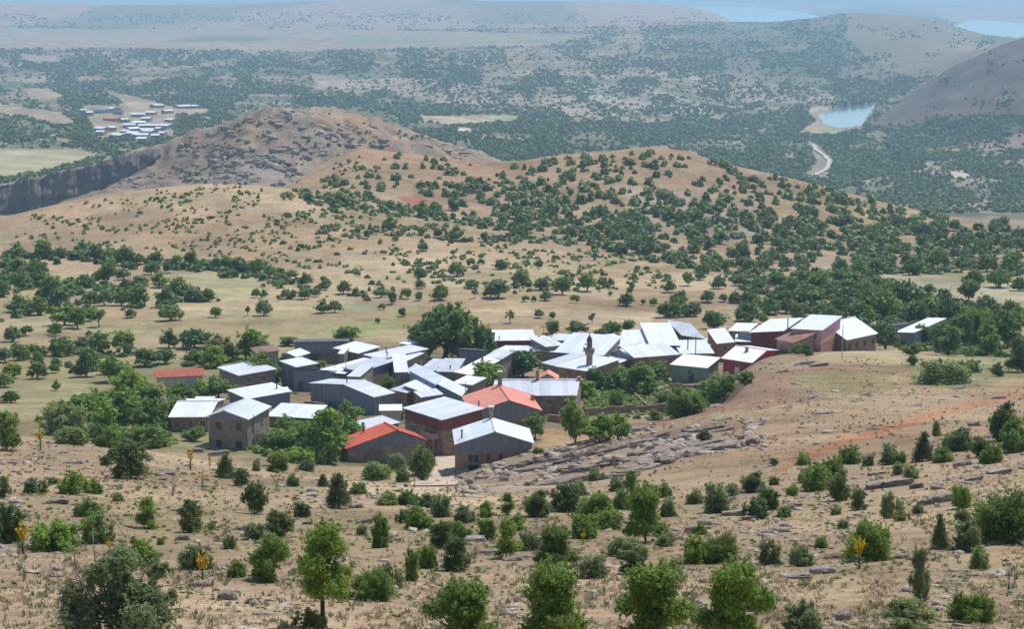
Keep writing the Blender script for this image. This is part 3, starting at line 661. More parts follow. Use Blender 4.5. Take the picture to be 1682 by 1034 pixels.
class Plant:
    """a plant kind: crown and stem meshes shared by all its copies; unit width"""
    def __init__(s, seed, shape, n, leaf, mat, h=0.8, base=0.0, r0=0.03, nb=6, names=('foliage', 'stem'), kind='shrub', cat='shrub', nl=16, lob=(0.14, 0.24), bare=0, flat=False):
        rs = np.random.RandomState(seed); s.h = h; s.names = names; s.kind = kind; s.cat = cat
        lb = {'round': lambda: lobes_round(rs, h, base, nl, lob, flat), 'irreg': lambda: lobes_irreg(rs, h, nl), 'cone': lambda: lobes_cone(rs, h, nl)}[shape]()
        V, F, C = leaf_cloud(rs, lb, n, leaf)
        V[:, 2] = np.maximum(V[:, 2], 0.005)
        s.crown = np_mesh(names[0], V, F, mat, C)
        s.stem = stem_mesh(rs, names[1], h, lb, r0, nb)
        if bare:
            mb = MB()
            for i in range(bare):
                th = rs.rand()*6.283; a = np.array([0.12*math.cos(th), 0.12*math.sin(th), h*0.3]); e = np.array([math.cos(th)*rs.uniform(.35, .6), math.sin(th)*rs.uniform(.35, .6), h*rs.uniform(.25, 1.05)])
                m = (a+e)/2+rs.normal(size=3)*0.04; mb.tube([a*0.2, a, m, e], [.012, .01, .006, .002], 4)
                for q in range(3):
                    f = m+(e-m)*rs.rand(); g = f+rs.normal(size=3)*0.07; mb.tube([f, g], [.004, .0015], 3)
            s.bare = mb.mesh('bare_twigs', M['twig'], True)
        else: s.bare = None
        s.flatm = None
    def merged(s):
        if s.flatm is None:
            bm = s.crown.copy(); s.flatm = bm
        return s.flatm
    def put(s, X, Y, wd, hf=1.0, rot=None, label=None, group=None, parts=True, sink=0.0, kind=None, cat=None):
        z = gz(X, Y)-sink
        rot = random.random()*6.283 if rot is None else rot
        sc = (wd, wd, wd*hf)
        if parts:
            e = empty(kind or s.kind, (X, Y, z), rot, sc)
            link(s.names[0], s.crown, e); link(s.names[1], s.stem, e)
            if s.bare: link('bare_twigs', s.bare, e)
        else:
            e = link(kind or s.kind, s.crown); e.location = (X, Y, z); e.scale = sc; e.rotation_euler = (0, 0, rot)
        return tag(e, label, cat or s.cat, group)
random.seed(5)
P_ = {}
# near shrubs, seen large
big = dict(n=26000, leaf=0.020, r0=0.016)
P_['rn'] = [Plant(11+i, 'irreg' if i % 2 else 'round', mat=M['leaf_near'], h=0.85, nl=22 if i % 2 else 30, lob=(0.08, 0.17), nb=9, bare=5, **big) for i in range(4)]
P_['gy'] = [Plant(21+i, 'round', mat=M['leaf_grey'], h=0.80, nl=34, lob=(0.07, 0.14), nb=16, bare=26, n=17000, leaf=0.021, r0=0.016) for i in range(2)]
P_['tr'] = [Plant(31+i, 'round', mat=M['leaf_near'], h=1.65, base=0.4, nl=30, lob=(0.11, 0.22), nb=12, kind='small_tree', cat='tree', names=('crown', 'trunk'), n=26000, leaf=0.024, r0=0.04) for i in range(2)]
# near shrubs, seen medium
med = dict(n=7500, leaf=0.034, r0=0.018)
P_['ir'] = [Plant(41+i, 'irreg', mat=M[('leaf_near', 'leaf_near', 'leaf_hill', 'leaf_grey')[i]], h=0.75, nl=14, **med) for i in range(4)]
P_['ig'] = [Plant(51+i, 'irreg', mat=M['leaf_grey'], h=0.75, nl=13, **med) for i in range(3)]
P_['ib'] = [Plant(61+i, 'irreg', mat=M['leaf_bright'], h=0.7, nl=12, **med) for i in range(2)]
P_['dk'] = [Plant(71+i, 'round', mat=M['leaf_dark'], h=0.85, nl=20, lob=(0.12, 0.22), **med) for i in range(3)]
P_['cn'] = [Plant(81+i, 'cone', mat=M['leaf_dark'], h=1.2, nl=26, n=8000, leaf=0.03, r0=0.02) for i in range(2)]
P_['yl'] = [Plant(91, 'irreg', mat=M['leaf_yellow'], h=0.7, nl=12, **med)]
P_['up'] = [Plant(95+i, 'round', mat=M['leaf_near'], h=1.5, nl=18, lob=(0.14, 0.24), **med) for i in range(2)]
# village trees
vt = dict(kind='tree', cat='tree', names=('crown', 'trunk'))
P_['wal'] = [Plant(101, 'round', mat=M['leaf_bright'], h=0.76, base=0.08, nl=46, lob=(0.08, 0.16), n=16000, leaf=0.034, r0=0.03, nb=12, **vt)]
P_['vb'] = [Plant(111+i, 'round', mat=M['leaf_bright'], h=0.85, base=0.08, nl=22, lob=(0.12, 0.22), n=3600, leaf=0.06, r0=0.03, **vt) for i in range(3)]
P_['vg'] = [Plant(121+i, 'round', mat=M['leaf_near'], h=0.85, base=0.06, nl=24, lob=(0.12, 0.22), n=3600, leaf=0.06, r0=0.03, **vt) for i in range(4)]
P_['vd'] = [Plant(131+i, 'round', mat=M['leaf_field'], h=0.85, base=0.08, nl=22, lob=(0.13, 0.22), n=3600, leaf=0.06, r0=0.03, **vt) for i in range(3)]
P_['vy'] = [Plant(141, 'round', mat=M['leaf_yellow'], h=0.75, base=0.05, nl=20, lob=(0.12, 0.2), n=3600, leaf=0.06, r0=0.03, **vt)]
# field trees: domed oak crowns on visible trunks
P_['fo'] = [Plant(151+i, 'round', mat=M[('leaf_field', 'leaf_hill', 'leaf_field', 'leaf_near', 'leaf_grey')[i]], h=0.84, base=0.15, nl=20, lob=(0.11, 0.22), n=1700, leaf=0.085, r0=0.035, flat=True, **vt) for i in range(5)]
P_['fb'] = [Plant(161+i, 'round', mat=M['leaf_field'], h=0.68, base=0.05, nl=22, lob=(0.12, 0.21), n=1500, leaf=0.085, r0=0.03, flat=True, **vt) for i in range(4)]
P_['ft'] = [Plant(171+i, 'round', mat=M['leaf_hill'], h=1.15, base=0.4, nl=12, lob=(0.11, 0.18), n=420, leaf=0.10, r0=0.035, nb=9, flat=True, **vt) for i in range(2)]
# hill shrubs
P_['hs'] = [Plant(181+i, 'round', mat=M['leaf_hill'], h=0.66, nl=12, lob=(0.15, 0.25), n=620, leaf=0.11, r0=0.03, flat=True) for i in range(6)]

# ---------------------------------------------------------------- labels that say which one
LM = [(640, 735, 'the red gabled barn'), (812, 735, 'the pale roofed stone house by the rocks'), (840, 655, 'the salmon roofed house'), (968, 585, 'the minaret'),
 (730, 550, 'the big walnut tree'), (1240, 592, 'the red walled house'), (1145, 600, 'the green walled house'), (1375, 555, 'the big stone barn'), (385, 690, 'the tall two storey stone house'),
 (1150, 735, 'the layered rock ledges'), (1470, 706, 'the orange dirt track'), (1411, 900, 'the tall yellow mullein at lower right'), (333, 930, 'the yellow mullein at lower left'),
 (533, 945, 'the small tree at the bottom'), (200, 965, 'the big grey green shrub at the bottom left'), (0, 1000, 'the bottom left corner'), (1682, 1010, 'the bottom right corner'),
 (905, 960, 'the broad green shrub at the bottom middle'), (1215, 980, 'the large rounded shrub at the bottom right'), (0, 720, 'the left edge below the orchard'), (1682, 760, 'the right edge below the track'),
 (295, 613, 'the red roof among the trees'), (1510, 540, 'the long pale shed at the far right'), (500, 570, 'the long dark walled barn'), (0, 460, 'the left edge beside the fields'),
 (595, 505, 'the green plot in the field'), (1560, 465, 'the pale field at the right'), (695, 333, 'the red earth scar on the hill'), (340, 303, 'the top of the tan mound'), (560, 630, 'the dark gabled village house'),
 (1080, 250, 'the crest of the shrubby hill'), (1682, 420, 'the right edge of the hill'), (1100, 660, 'the village garden plots'), (890, 850, 'the pale sandy path')]
LAB = []
def later(o, look, px, v, where=None):
    LAB.append([o, look, px, v, where])
ORD = ['', 'second ', 'third ', 'fourth ', 'fifth ', 'sixth ', 'seventh ', 'eighth ', 'ninth ', 'tenth ', 'eleventh ', 'twelfth ']
def finish_labels():
    groups = {}
    for r in LAB:
        o, look, px, v, where = r
        best = min(LM, key=lambda l: (l[0]-px)**2+((l[1]-v)*1.6)**2+(0 if abs(l[0]-px)+abs(l[1]-v) > 22 else 1e7))
        dx = px-best[0]; dy = (v-best[1])
        if best[0] in (0, 1682): rel = 'near'
        elif abs(dx) > 2.2*abs(dy): rel = 'right of' if dx > 0 else 'left of'
        elif abs(dy) > 2.2*abs(dx): rel = 'below' if dy > 0 else 'above'
        else: rel = ('below' if dy > 0 else 'above')+' and '+('right of' if dx > 0 else 'left of')
        groups.setdefault((look, rel, best[2]), []).append((math.hypot(dx, dy), o))
    for (look, rel, nm), L in groups.items():
        L.sort(key=lambda q: q[0])
        for i, (_, o) in enumerate(L):
            nm2 = nm
            if len(L) == 1: t = f'{look} {rel} {nm}'
            elif i < len(ORD): t = f'{(ORD[i]+"nearest").strip()} {look} {rel} {nm}'
            else: t = f'{look} further out {rel} {nm}'; o['group'] = f'{look} {rel} {nm}'
            o['label'] = ' '.join(t.split()[:16])
LOOK = {'rn': 'rounded leafy green shrub', 'gy': 'grey green shrub with bare twigs', 'tr': 'small upright tree', 'ir': 'ragged green shrub', 'ig': 'grey green bush', 'ib': 'bright green bush',
 'dk': 'dark rounded bush', 'cn': 'dark pointed juniper', 'yl': 'yellowish green bush', 'up': 'tall narrow green shrub', 'wal': 'huge spreading walnut tree', 'vb': 'bright green village tree', 'vg': 'green village tree',
 'vd': 'dark green village tree', 'vy': 'yellow green tree', 'fo': 'domed field tree with trunk', 'fb': 'low bushy field tree', 'ft': 'thin sparse tree', 'hs': 'hillside shrub'}
def sizeword(s, wpx, a, b): return ('small ' if wpx < a else 'large ' if wpx > b else '')
GRP = {'f': 'shrubs on the foreground slope', 'v': 'trees in and around the village', 'o': 'trees of the fields behind the village', 'h': 'shrubs on the hill beyond the fields'}
def place(kind, px, v, wpx, hpx=None, g='f', parts=True, look=None):
    """px, v: foot of the plant; wpx, hpx: its size in photo pixels"""
    if v > 1034:                                   # foot below the frame: extend the slope
        X, Y, z = hit(px, v)
    else: X, Y, z = hit(px, v)
    if g == 'f' and wpx < 60: wpx *= 1.10; hpx = hpx*1.05
    d = Y*cs-(z-CZ)*sn; wd = wpx*d/FPX*1.06
    pl = random.choice(P_[kind]); hf = random.uniform(.8, 1.2)
    if hpx: hf = (hpx*d/FPX)/(wd*pl.h*0.93)
    rot = random.random()*6.283
    if parts == 'auto': parts = wpx > 20
    o = pl.put(X, Y, wd, hf, rot, group=GRP[g], parts=parts)
    if g == 'h': tag(o, cat='shrub')
    a, b = (34, 75) if g == 'f' else (18, 40)
    lk = look or LOOK[kind]
    if not lk.startswith(('small', 'huge')): lk = sizeword(lk, wpx, a, b)+lk
    later(o, lk, px, v-(hpx or wpx*0.6)*0.5)
    return o, X, Y, z
# ---- foreground slope (foot px, foot row, width, height)
FG = """gy 197 1062 195 165;tr 533 1032 96 178;dk 209 787 84 62;dk 173 766 24 16;ig 60 811 38 26;ig 87 796 20 12;ir 120 812 52 36;ir 155 811 34 22;ig 195 824 22 16;up 243 869 44 50;ir 147 848 44 28;
dk 311 876 50 50;cn 371 785 36 36;dk 395 798 34 26;dk 418 845 46 50;dk 457 778 44 30;ig 421 774 16 22;cn 531 801 22 20;cn 556 836 46 54;dk 455 883 52 42;ir 494 851 34 24;ig 376 902 22 26;ig 320 937 54 46;rn 445 955 76 74;ir 390 948 34 26;
ir 420 886 40 26;up 8 823 22 42;ir 13 893 56 64;ib 95 905 96 56;ir 165 893 62 54;ir 238 928 66 44;yl 510 1032 52 34;ib 263 896 14 12;ir 623 901 38 60;rn 612 988 78 62;ig 645 966 40 40;ib 673 955 28 56;
ib 703 934 32 42;dk 750 937 48 50;dk 725 902 46 42;ir 757 888 36 32;ir 690 870 48 38;ir 636 831 44 22;ir 668 831 40 26;ir 725 850 40 36;ir 765 860 38 28;up 833 847 26 36;up 833 918 52 64;ib 805 887 36 36;
rn 760 1066 145 115;rn 913 930 92 66;rn 908 1056 142 132;rn 1072 1050 155 122;dk 883 849 52 42;ir 927 842 62 50;ir 977 858 72 54;up 1037 819 32 48;rn 1060 890 92 92;ig 1019 912 62 36;ir 1090 818 26 22;dk 693 792 48 56;ig 620 788 36 24;
ir 663 792 26 22;ig 1140 829 32 26;ir 1177 842 52 46;dk 1237 809 46 32;ir 1237 852 46 32;ir 1260 839 42 36;ig 1200 815 30 20;ir 1340 806 54 44;dk 1377 823 44 48;ir 1370 786 44 34;ig 1327 793 36 24;dk 1412 837 34 30;ir 1270 798 20 14;
ir 1397 763 42 30;ig 1427 766 22 18;ir 1461 763 38 32;cn 1516 759 38 46;ig 1479 779 26 20;ig 1501 787 30 20;ig 1467 852 34 42;yl 1481 856 26 18;rn 1187 923 62 52;ig 1264 929 42 42;ig 1317 931 48 38;rn 1423 923 86 78;cn 1543 902 30 54;
dk 1581 859 32 20;rn 1656 889 110 96;ig 1591 905 50 50;ib 1584 835 42 38;ig 1613 934 34 34;gy 1492 1034 100 50;gy 1510 988 36 84;rn 1598 1024 86 56;rn 1208 1062 145 140;ig 1322 1048 82 62;ir 1141 925 50 44;ir 1100 960 60 44;
dk 1647 724 52 62;ir 1668 742 62 62;ir 1585 740 52 36;dk 1610 752 44 30;ig 1536 717 16 26;ir 1548 760 40 24;ir 1560 742 34 30;ir 1630 760 44 30;ir 1320 764 30 20;ib 1478 762 24 20;ib 1300 815 26 20;ig 1372 846 20 14;ir 1290 850 26 18;dk 1158 727 26 20;dk 1270 765 16 12;
ir 1546 632 88 42;dk 1498 601 20 16;dk 1638 619 24 22;dk 1672 612 40 52;ib 1120 685 72 54;ir 1184 646 48 32;dk 1324 585 26 20;ir 1575 625 40 34;ig 1600 612 40 20;
up 12 740 60 70;ig 107 712 84 54;ir 180 735 40 30;ig 116 730 60 34;ir 160 728 50 34;ir 225 730 44 30;ib 617 788 44 30;ir 650 772 30 26;ib 550 640 30 20;ig 640 758 16 22;ir 505 772 30 16;ir 480 800 22 20;ir 560 800 30 18;ir 590 812 34 18;ib 1012 676 28 36;
ir 850 872 34 26;ir 800 850 30 26;ir 870 905 40 30;ib 955 885 50 40;ib 1000 870 46 34;ir 1022 838 40 34;ig 1065 835 44 40;ir 1098 850 34 30;ig 1042 920 50 30;ir 700 835 34 24;ib 745 880 26 24;ir 660 860 28 22;ir 595 880 20 16;ig 1090 898 36 24;ir 1150 880 24 20;
dk 1040 945 46 36;ir 975 950 50 36;ig 1250 1000 60 40;ir 565 985 26 24;ig 350 870 18 14;ir 280 985 24 16;ir 1385 870 24 16;ig 1505 845 24 16;ir 1350 900 24 18;ir 980 790 30 20;ig 1010 808 34 22;ir 950 815 40 26"""
for s in FG.replace('\n', '').split(';'):
    k, a, b, c, d = s.split(); place(k, float(a), float(b), float(c), float(d), 'f')
rs = np.random.RandomState(55)
LG = []
while len(LG) < 3300:
    a, b = rs.uniform(-420, 2100), rs.uniform(770, 1050)
    if b < np.interp(a, [0, 400, 700, 860, 1250, 1682], [720, 775, 800, 830, 800, 700]): continue
    if fbm(np.array([a/70.0]), np.array([b/26.0]), 3, 971)[0] < .50: continue
    LG.append((a, b, rs.uniform(4, 13)*(.6+.5*(b-700)/330)))
def low_growth(name, L, mat, label, seed):
    L = np.array(L); X, Y, z = hitv(L[:, 0], L[:, 1])
    tag(blob_field(name, np.stack([X, Y, z-.05], 1), L[:, 2]*(Y*cs-(z-CZ)*sn)/FPX, mat, 60, seed, .5), label, 'undergrowth', kind='stuff')
BLOB_LATER = [lambda: low_growth('low_growth', LG[::2], M['leaf_grey'], 'low grey green growth creeping between the foreground shrubs', 41), lambda: low_growth('green_growth', LG[1::2], M['leaf_near'], 'low fresh green growth between the foreground shrubs', 42)]
# ---- trees in and around the village
VT = """wal 730 590 122 84;vd 795 592 40 58;vb 566 560 46 24;vg 417 589 52 48;vy 365 594 74 38;vb 350 604 54 32;vg 432 632 66 52;vb 455 634 42 34;vb 474 568 32 16;vg 510 596 42 20;vb 525 607 22 16;vd 560 604 24 26;vd 600 599 42 16;vb 545 642 32 20;
vg 214 668 64 60;vb 190 628 52 40;vb 200 695 76 54;vg 250 714 66 56;vb 160 684 52 38;vg 300 655 56 26;vg 335 652 52 26;vd 270 598 40 24;vd 240 602 52 28;vg 345 600 30 14;vg 215 642 42 34;vd 360 655 50 34;vg 395 665 40 30;vb 245 675 60 46;vg 285 700 50 44;vb 205 660 40 34;vb 175 708 50 40;vg 308 602 30 8;
vb 534 758 92 80;vb 500 745 60 46;vg 474 708 54 24;ib 465 736 84 34;ib 500 760 70 30;vb 575 735 50 50;vg 804 645 64 48;vd 860 620 74 44;vd 985 644 44 38;vb 1032 612 52 30;vb 1054 647 66 46;vg 1000 625 50 30;vb 944 728 46 66;vg 985 728 60 46;vb 1015 722 44 38;vd 878 722 40 40;vg 770 698 36 22;
ib 884 746 20 12;vb 693 782 50 44;vg 616 790 40 28;vb 960 655 40 30;vb 940 690 20 24;vd 1090 665 30 18;vb 1075 690 24 16;vg 638 645 24 26;vb 630 680 18 14;vd 700 640 14 10;vg 300 700 40 30;vb 320 725 40 22;ib 418 728 26 14;vg 455 690 30 18;
vd 907 548 28 20;vd 948 549 36 20;vb 987 552 22 12;vg 1005 549 36 20;vb 1030 543 24 18;vd 800 565 34 14;vg 1172 540 42 28;vd 1307 529 26 32;vb 1310 582 26 16;
vd 1454 574 44 44;vd 1486 564 28 26;vd 1517 568 36 34;vd 1557 584 60 50;vg 1598 572 70 66;vd 1641 577 62 64;vd 1675 605 36 36;vd 1540 572 30 40;vb 1620 585 44 50;vg 1430 560 30 26;vd 1575 575 50 60;vd 1660 560 50 50;vb 1500 585 34 20;vb 1470 566 20 12;
vb 1195 652 50 34;vg 1225 634 34 22;vb 1165 668 60 40;vg 575 690 44 30;vb 600 668 30 22;vg 655 690 26 18;vb 520 640 34 28;vb 448 664 40 26;vg 535 712 60 34;vb 130 690 60 44;vg 95 700 60 40;vb 255 735 50 34;vg 320 598 34 22;vb 385 620 40 26;vd 470 610 30 30;vb 1100 612 40 28;vg 1015 640 44 34;vb 920 650 34 26;vd 1080 628 44 34;vb 640 610 30 16;vg 600 645 24 18"""
for s in VT.replace('\n', '').split(';'):
    k, a, b, c, d = s.split(); place(k, float(a), float(b), float(c), float(d), 'v')
# ---- trees of the fields
FT = """30 421 28;70 423 30;100 423 24;133 416 22;157 426 30;180 430 24;207 435 32;230 434 24;257 434 26;277 449 18;290 438 20;313 439 30;337 441 26;357 442 24;370 444 22;393 447 34;423 451 32;443 456 30;463 467 26;477 461 24;
10 444 24;30 450 34;60 452 40;10 470 30;33 475 36;60 472 36;87 487 40;113 478 26;140 473 38;160 467 20;177 468 36;203 460 26;248 452 24;260 473 30;230 478 36;207 478 24;7 488 26;30 512 38;63 518 36;97 506 40;107 535 44;127 540 34;147 528 26;
150 498 26;172 502 28;200 502 28;230 503 36;215 522 20;293 485 40;320 496 34;343 495 26;272 505 40;280 527 42;354 522 22;433 519 28;421 489 16;433 489 14;433 472 8;470 491 20;458 494 10;483 491 14;500 492 22;520 488 16;535 477 22;503 469 24;532 466 14;
532 515 26;550 514 24;20 562 30;43 552 22;33 592 30;55 589 26;8 596 26;100 584 46;85 550 14;92 552 20;147 552 12;140 579 36;163 582 40;203 584 40;277 572 30;320 573 56;63 603 24;143 608 42;92 606 22;142 619 40;171 616 24;62 622 36;90 613 20;20 622 34;18 662 30;94 642 16;8 636 30;
587 385 12;643 376 26;693 386 16;695 413 20;795 398 18;602 392 14;720 391 16;752 396 28;650 396 12;588 454 12;822 443 22;750 454 30;690 456 24;790 435 14;773 439 16;885 441 16;565 483 24;585 486 14;627 489 26;643 500 20;628 509 14;667 491 20;660 521 18;690 475 20;690 494 16;723 493 32;
775 474 24;818 490 42;798 489 14;857 468 30;890 477 28;897 494 22;877 496 10;863 496 14;923 484 32;965 479 30;945 498 18;990 473 20;1003 471 14;1028 503 26;1057 501 10;1075 503 16;1003 486 8;885 523 16;907 525 12;620 533 10;1090 522 26;1107 522 32;1113 507 30;1127 520 30;1118 498 24;
1193 443 16;1163 497 26;1187 496 16;1209 498 24;1234 497 20;1263 516 44;1287 497 24;1213 513 10;1230 529 40;1254 533 20;1337 500 50;1387 522 50;1347 513 24;1454 520 60;1487 510 60;1527 483 24;1591 495 38;1621 495 14;1320 520 30;1365 530 40;1415 530 44;1440 505 50;1500 530 50;1530 520 50;1560 525 44;1620 530 50;1660 525 40;
1100 480 20;1130 470 22;1150 460 20;1180 475 26;1215 470 24;1245 475 26;1275 470 28;1300 480 30;1320 465 30;1350 470 34;1380 465 36;1400 480 40;1420 495 40;1360 488 34;1310 497 30;1440 475 30;1410 455 36;1380 450 30;1440 450 34;1500 452 36;1540 440 40;1580 442 36;1620 446 40;1660 448 40;1600 470 34;1640 472 40;1675 478 30;
1465 545 40;1580 520 30;1340 475 40;1395 505 44;1470 490 40;1505 500 44;1550 500 30;1140 520 28;1290 515 30;1230 500 34"""
for s in FT.replace('\n', '').split(';'):
    a, b, c = map(float, s.split())
    r = random.random(); k = 'fo' if (r < 0.72 or c < 20) else 'fb'
    if a > 1190 and c > 25: k = 'fb' if r < 0.75 else 'fo'
    place(k, a, b, c, None, 'o', parts='auto')
for a, b, c, h in ((163, 538, 26, 30), (407, 520, 10, 18), (838, 531, 16, 20), (973, 532, 15, 18), (1037, 488, 18, 20), (780, 490, 12, 16), (1228, 432, 12, 14), (118, 470, 14, 16)):
    place('ft', a, b, c, h, 'o')

# ---- shrubs on the hill: the nearest as things, the others in one mesh
rs = np.random.RandomState(77)
H_POLY = [(520, 300), (590, 250), (650, 254), (800, 270), (920, 260), (1080, 250), (1200, 275), (1330, 305), (1500, 350), (1682, 382), (1700, 440), (1600, 440), (1440, 438), (1330, 455), (1250, 450), (1150, 425), (1050, 412), (960, 395), (860, 375), (700, 352), (560, 335)]
def hill_density(px, v):
    d = 0.22+0.8*sstep(0.40, 0.60, fbm(px/60.0, v/26.0, 3, 901))
    d = d+0.5*sstep(760, 1000, px)*sstep(290, 360, v)
    d = d*np.where((px < 900) & (v < 300), 0.55, 1)
    d = np.where(inpoly(px, v, [(655, 320), (740, 326), (740, 350), (660, 345)]), 0, d)
    g = np.abs(v-np.interp(px, [480, 700, 860, 1050, 1250, 1400], [325, 352, 380, 415, 462, 500])) < 11
    return np.where(g, 1.5, d)
pts = []
while len(pts) < 1150:
    a = rs.uniform(500, 1700); b = rs.uniform(246, 470)
    if not (inpoly(np.array([a]), np.array([b]), H_POLY)[0] or abs(b-np.interp(a, [480, 700, 860, 1050, 1250, 1400], [325, 352, 380, 415, 462, 500])) < 12 and a < 1380): continue
    if rs.rand()*1.5 > float(hill_density(np.array([a]), np.array([b]))[0]): continue
    wd = rs.uniform(8, 24)*(0.72+0.45*sstep(260, 420, b))
    if any((a-p[0])**2+(2.2*(b-p[1]))**2 < (0.30*(wd+p[2]))**2 for p in pts[-400:]): continue
    pts.append((a, b, wd))
pts.sort(key=lambda p: -p[2])
for a, b, c in pts[:150]: place('hs', a, b, c, None, 'h', parts=False, look='hillside shrub')
def blob_field(name, P, W, mat, nf, seed, hgt=0.7, stems=False):
    """many distant bushes in one mesh: each a clump of leaf-bundle faces"""
    rs = np.random.RandomState(seed); n = len(P); P = np.asarray(P, float); W = np.asarray(W, float)
    d = rs.normal(size=(n, nf, 3)); d /= np.linalg.norm(d, axis=2)[..., None]; d[..., 2] = np.abs(d[..., 2])
    r = rs.uniform(0.55, 1.0, (n, nf, 1)); sq = 1+0.25*rs.normal(size=(n, 1, 3))*[1, 1, .5]
    c = d*r*sq*np.array([0.5, 0.5, hgt])*W[:, None, None]+P[:, None, :]
    nr = d+rs.normal(size=d.shape)*0.45; nr[..., 2] += 0.25; nr /= np.linalg.norm(nr, axis=2)[..., None]
    a = np.cross(nr, rs.normal(size=d.shape)); a /= np.linalg.norm(a, axis=2)[..., None]; b = np.cross(nr, a)
    s = (W[:, None]*rs.uniform(0.16, 0.34, (n, nf)))[..., None]*(26.0/nf)**0.5
    V = np.stack([c-a*s, c+b*s, c+a*s, c-b*s], 2).reshape(-1, 3)
    t = np.clip(rs.rand(n, 1)*0.7+rs.rand(n, nf)*0.4, 0, 1); C = np.stack([t, (rs.rand(n, 1) < 0.06)*0.3+t*0, t*0], -1)
    C = np.repeat(C.reshape(-1, 3), 4, axis=0)
    me = np_mesh(name, V, np.arange(len(V)).reshape(-1, 4), mat, C)
    return link(name, me)
for f_ in BLOB_LATER: f_()
def points(L):
    L = np.array(L, float); X, Y, z = hitv(L[:, 0], L[:, 1])
    return np.stack([X, Y, z-0.1], 1), L[:, 2]*(Y*cs-(z-CZ)*sn)/FPX
P, W = points(pts[150:])
tag(blob_field('hillside_scrub', P, W, M['leaf_hill'], 60, 5), 'scrub dotted thickly over the tan hill behind the fields', 'scrub', kind='stuff')
small = []
for k in range(4200):
    a = rs.uniform(-20, 1100); b = rs.uniform(300, 480)
    if not inpoly(np.array([a]), np.array([b]), [(0, 365), (130, 335), (340, 308), (450, 315), (560, 310), (700, 352), (860, 380), (1060, 420), (1150, 470), (1000, 490), (700, 470), (480, 440), (250, 410), (0, 400)])[0]: continue
    if fbm(np.array([a/50.0]), np.array([b/14.0]), 3, 911)[0] < 0.50-0.04*(a > 450): continue
    small.append((a, b, rs.uniform(2.5, 8)*(1.35 if a > 450 else 1)))
P, W = points(small)
tag(blob_field('low_bushes', P, W, M['leaf_hill'], 22, 6), 'low bushes speckled over the tan mound behind the fields', 'bushes', kind='stuff')
def hedge(name, label, spots, seed, sz, mat='leaf_field', nf=44, hg=.62):
    rs = np.random.RandomState(seed); L = []
    for (a, b, ra, rb, n) in spots:
        for k in range(n): L.append((a+rs.normal()*ra, b+rs.normal()*rb, rs.uniform(.55, 1.3)*sz))
    P, W = points(L); tag(blob_field(name, P, W, M[mat], nf, seed, hg), label, 'thicket', kind='stuff')
hedge('hedge_thicket', 'thickets joining the trees along the foot of the tan mound', [(40, 424, 40, 2, 22), (150, 424, 40, 3, 26), (240, 436, 40, 3, 30), (330, 443, 40, 2, 30), (410, 452, 25, 3, 24), (465, 466, 18, 4, 16)], 31, 18)
hedge('orchard_thicket', 'thickets between the domed trees at the left of the fields', [(40, 450, 30, 8, 26), (60, 478, 40, 6, 26), (150, 478, 40, 6, 22), (90, 515, 45, 8, 22), (230, 500, 30, 5, 16), (310, 492, 26, 3, 16), (170, 583, 40, 3, 16), (50, 586, 30, 5, 12), (120, 610, 40, 6, 14)], 32, 17)
hedge('slope_thicket', 'broken thickets across the slope above the fields', [(660, 380, 40, 4, 20), (760, 396, 40, 4, 24), (720, 450, 60, 8, 26), (860, 465, 50, 8, 26), (960, 470, 50, 5, 18), (600, 480, 30, 8, 12), (500, 480, 30, 6, 14)], 33, 11, 'leaf_hill')
# ridge line shrubs and rocky hill scrub
rk = []
for k in range(1500):
    a = rs.uniform(230, 840); b = rs.uniform(184, 320)
    if not inpoly(np.array([a]), np.array([b]), [(230, 258), (330, 222), (440, 188), (530, 184), (700, 226), (830, 268), (640, 248), (560, 300), (430, 310), (250, 325)])[0]: continue
    if fbm(np.array([a/40.0]), np.array([b/14.0]), 3, 931)[0] < 0.56: continue
    rk.append((a, b, rs.uniform(2.5, 7)))
for k in range(90):                                   # bushes along the foot of the field beyond the cliff
    rk.append((rs.uniform(-10, 170), 0, rs.uniform(7, 13)))
for i, q in enumerate(rk):
    if q[1] == 0: rk[i] = (q[0], float(np.interp(q[0], [0, 60, 130, 170], [302, 292, 274, 262]))-rs.uniform(0, 5), q[2])
P, W = points(rk)
tag(blob_field('crag_scrub', P, W, M['leaf_hill'], 22, 7), 'scattered scrub on the rocky ridge and along its cliff top', 'scrub', kind='stuff')
# the wood and scrub over the far valley
rs = np.random.RandomState(99); n0 = 260000
a = rs.uniform(-360, 2040, n0); b = 20+330*rs.rand(n0)**0.85
j1 = fbm(a/45.0, b/15.0, 4, 941); dens = valley_density(a, b)
keep = rs.rand(n0)*0.9 < dens*sstep(0.43, 0.56, j1+0.13*(dens-0.5))+0.10*(dens > 0.3)
a, b = a[keep], b[keep]
# look every point up in the visibility table
ci = np.clip(np.round((a-VC[0])/4.0).astype(int), 0, len(VC)-1)
Yh = np.zeros(len(a))
for c in np.unique(ci):
    k = ci == c; Yh[k] = np.interp(-b[k], -VIS[c], YS)
k = (Yh > 1290) & (Yh < 9800); a, b, Yh = a[k], b[k], Yh[k]
Xh = (a-841)/FPX*Yh*(cs+sn*np.interp(Yh, TG_Y, TG_T)); Zh = height(Xh, Yh)
k = Zh > CZ-209.0; a, b, Xh, Yh, Zh = a[k], b[k], Xh[k], Yh[k], Zh[k]
wp = (2.2+6.0*rs.rand(len(a))**1.6)*np.interp(Yh, [1300, 3000, 6000], [1.3, 0.8, 0.5])
Wd = wp*Yh/FPX
k = Yh < 2300
tag(blob_field('valley_woodland', np.stack([Xh, Yh, Zh], -1)[k], Wd[k], M['leaf_hill'], 22, 8, 0.75), 'blue green woodland and scrub covering the near floor of the valley', 'woodland', kind='stuff')
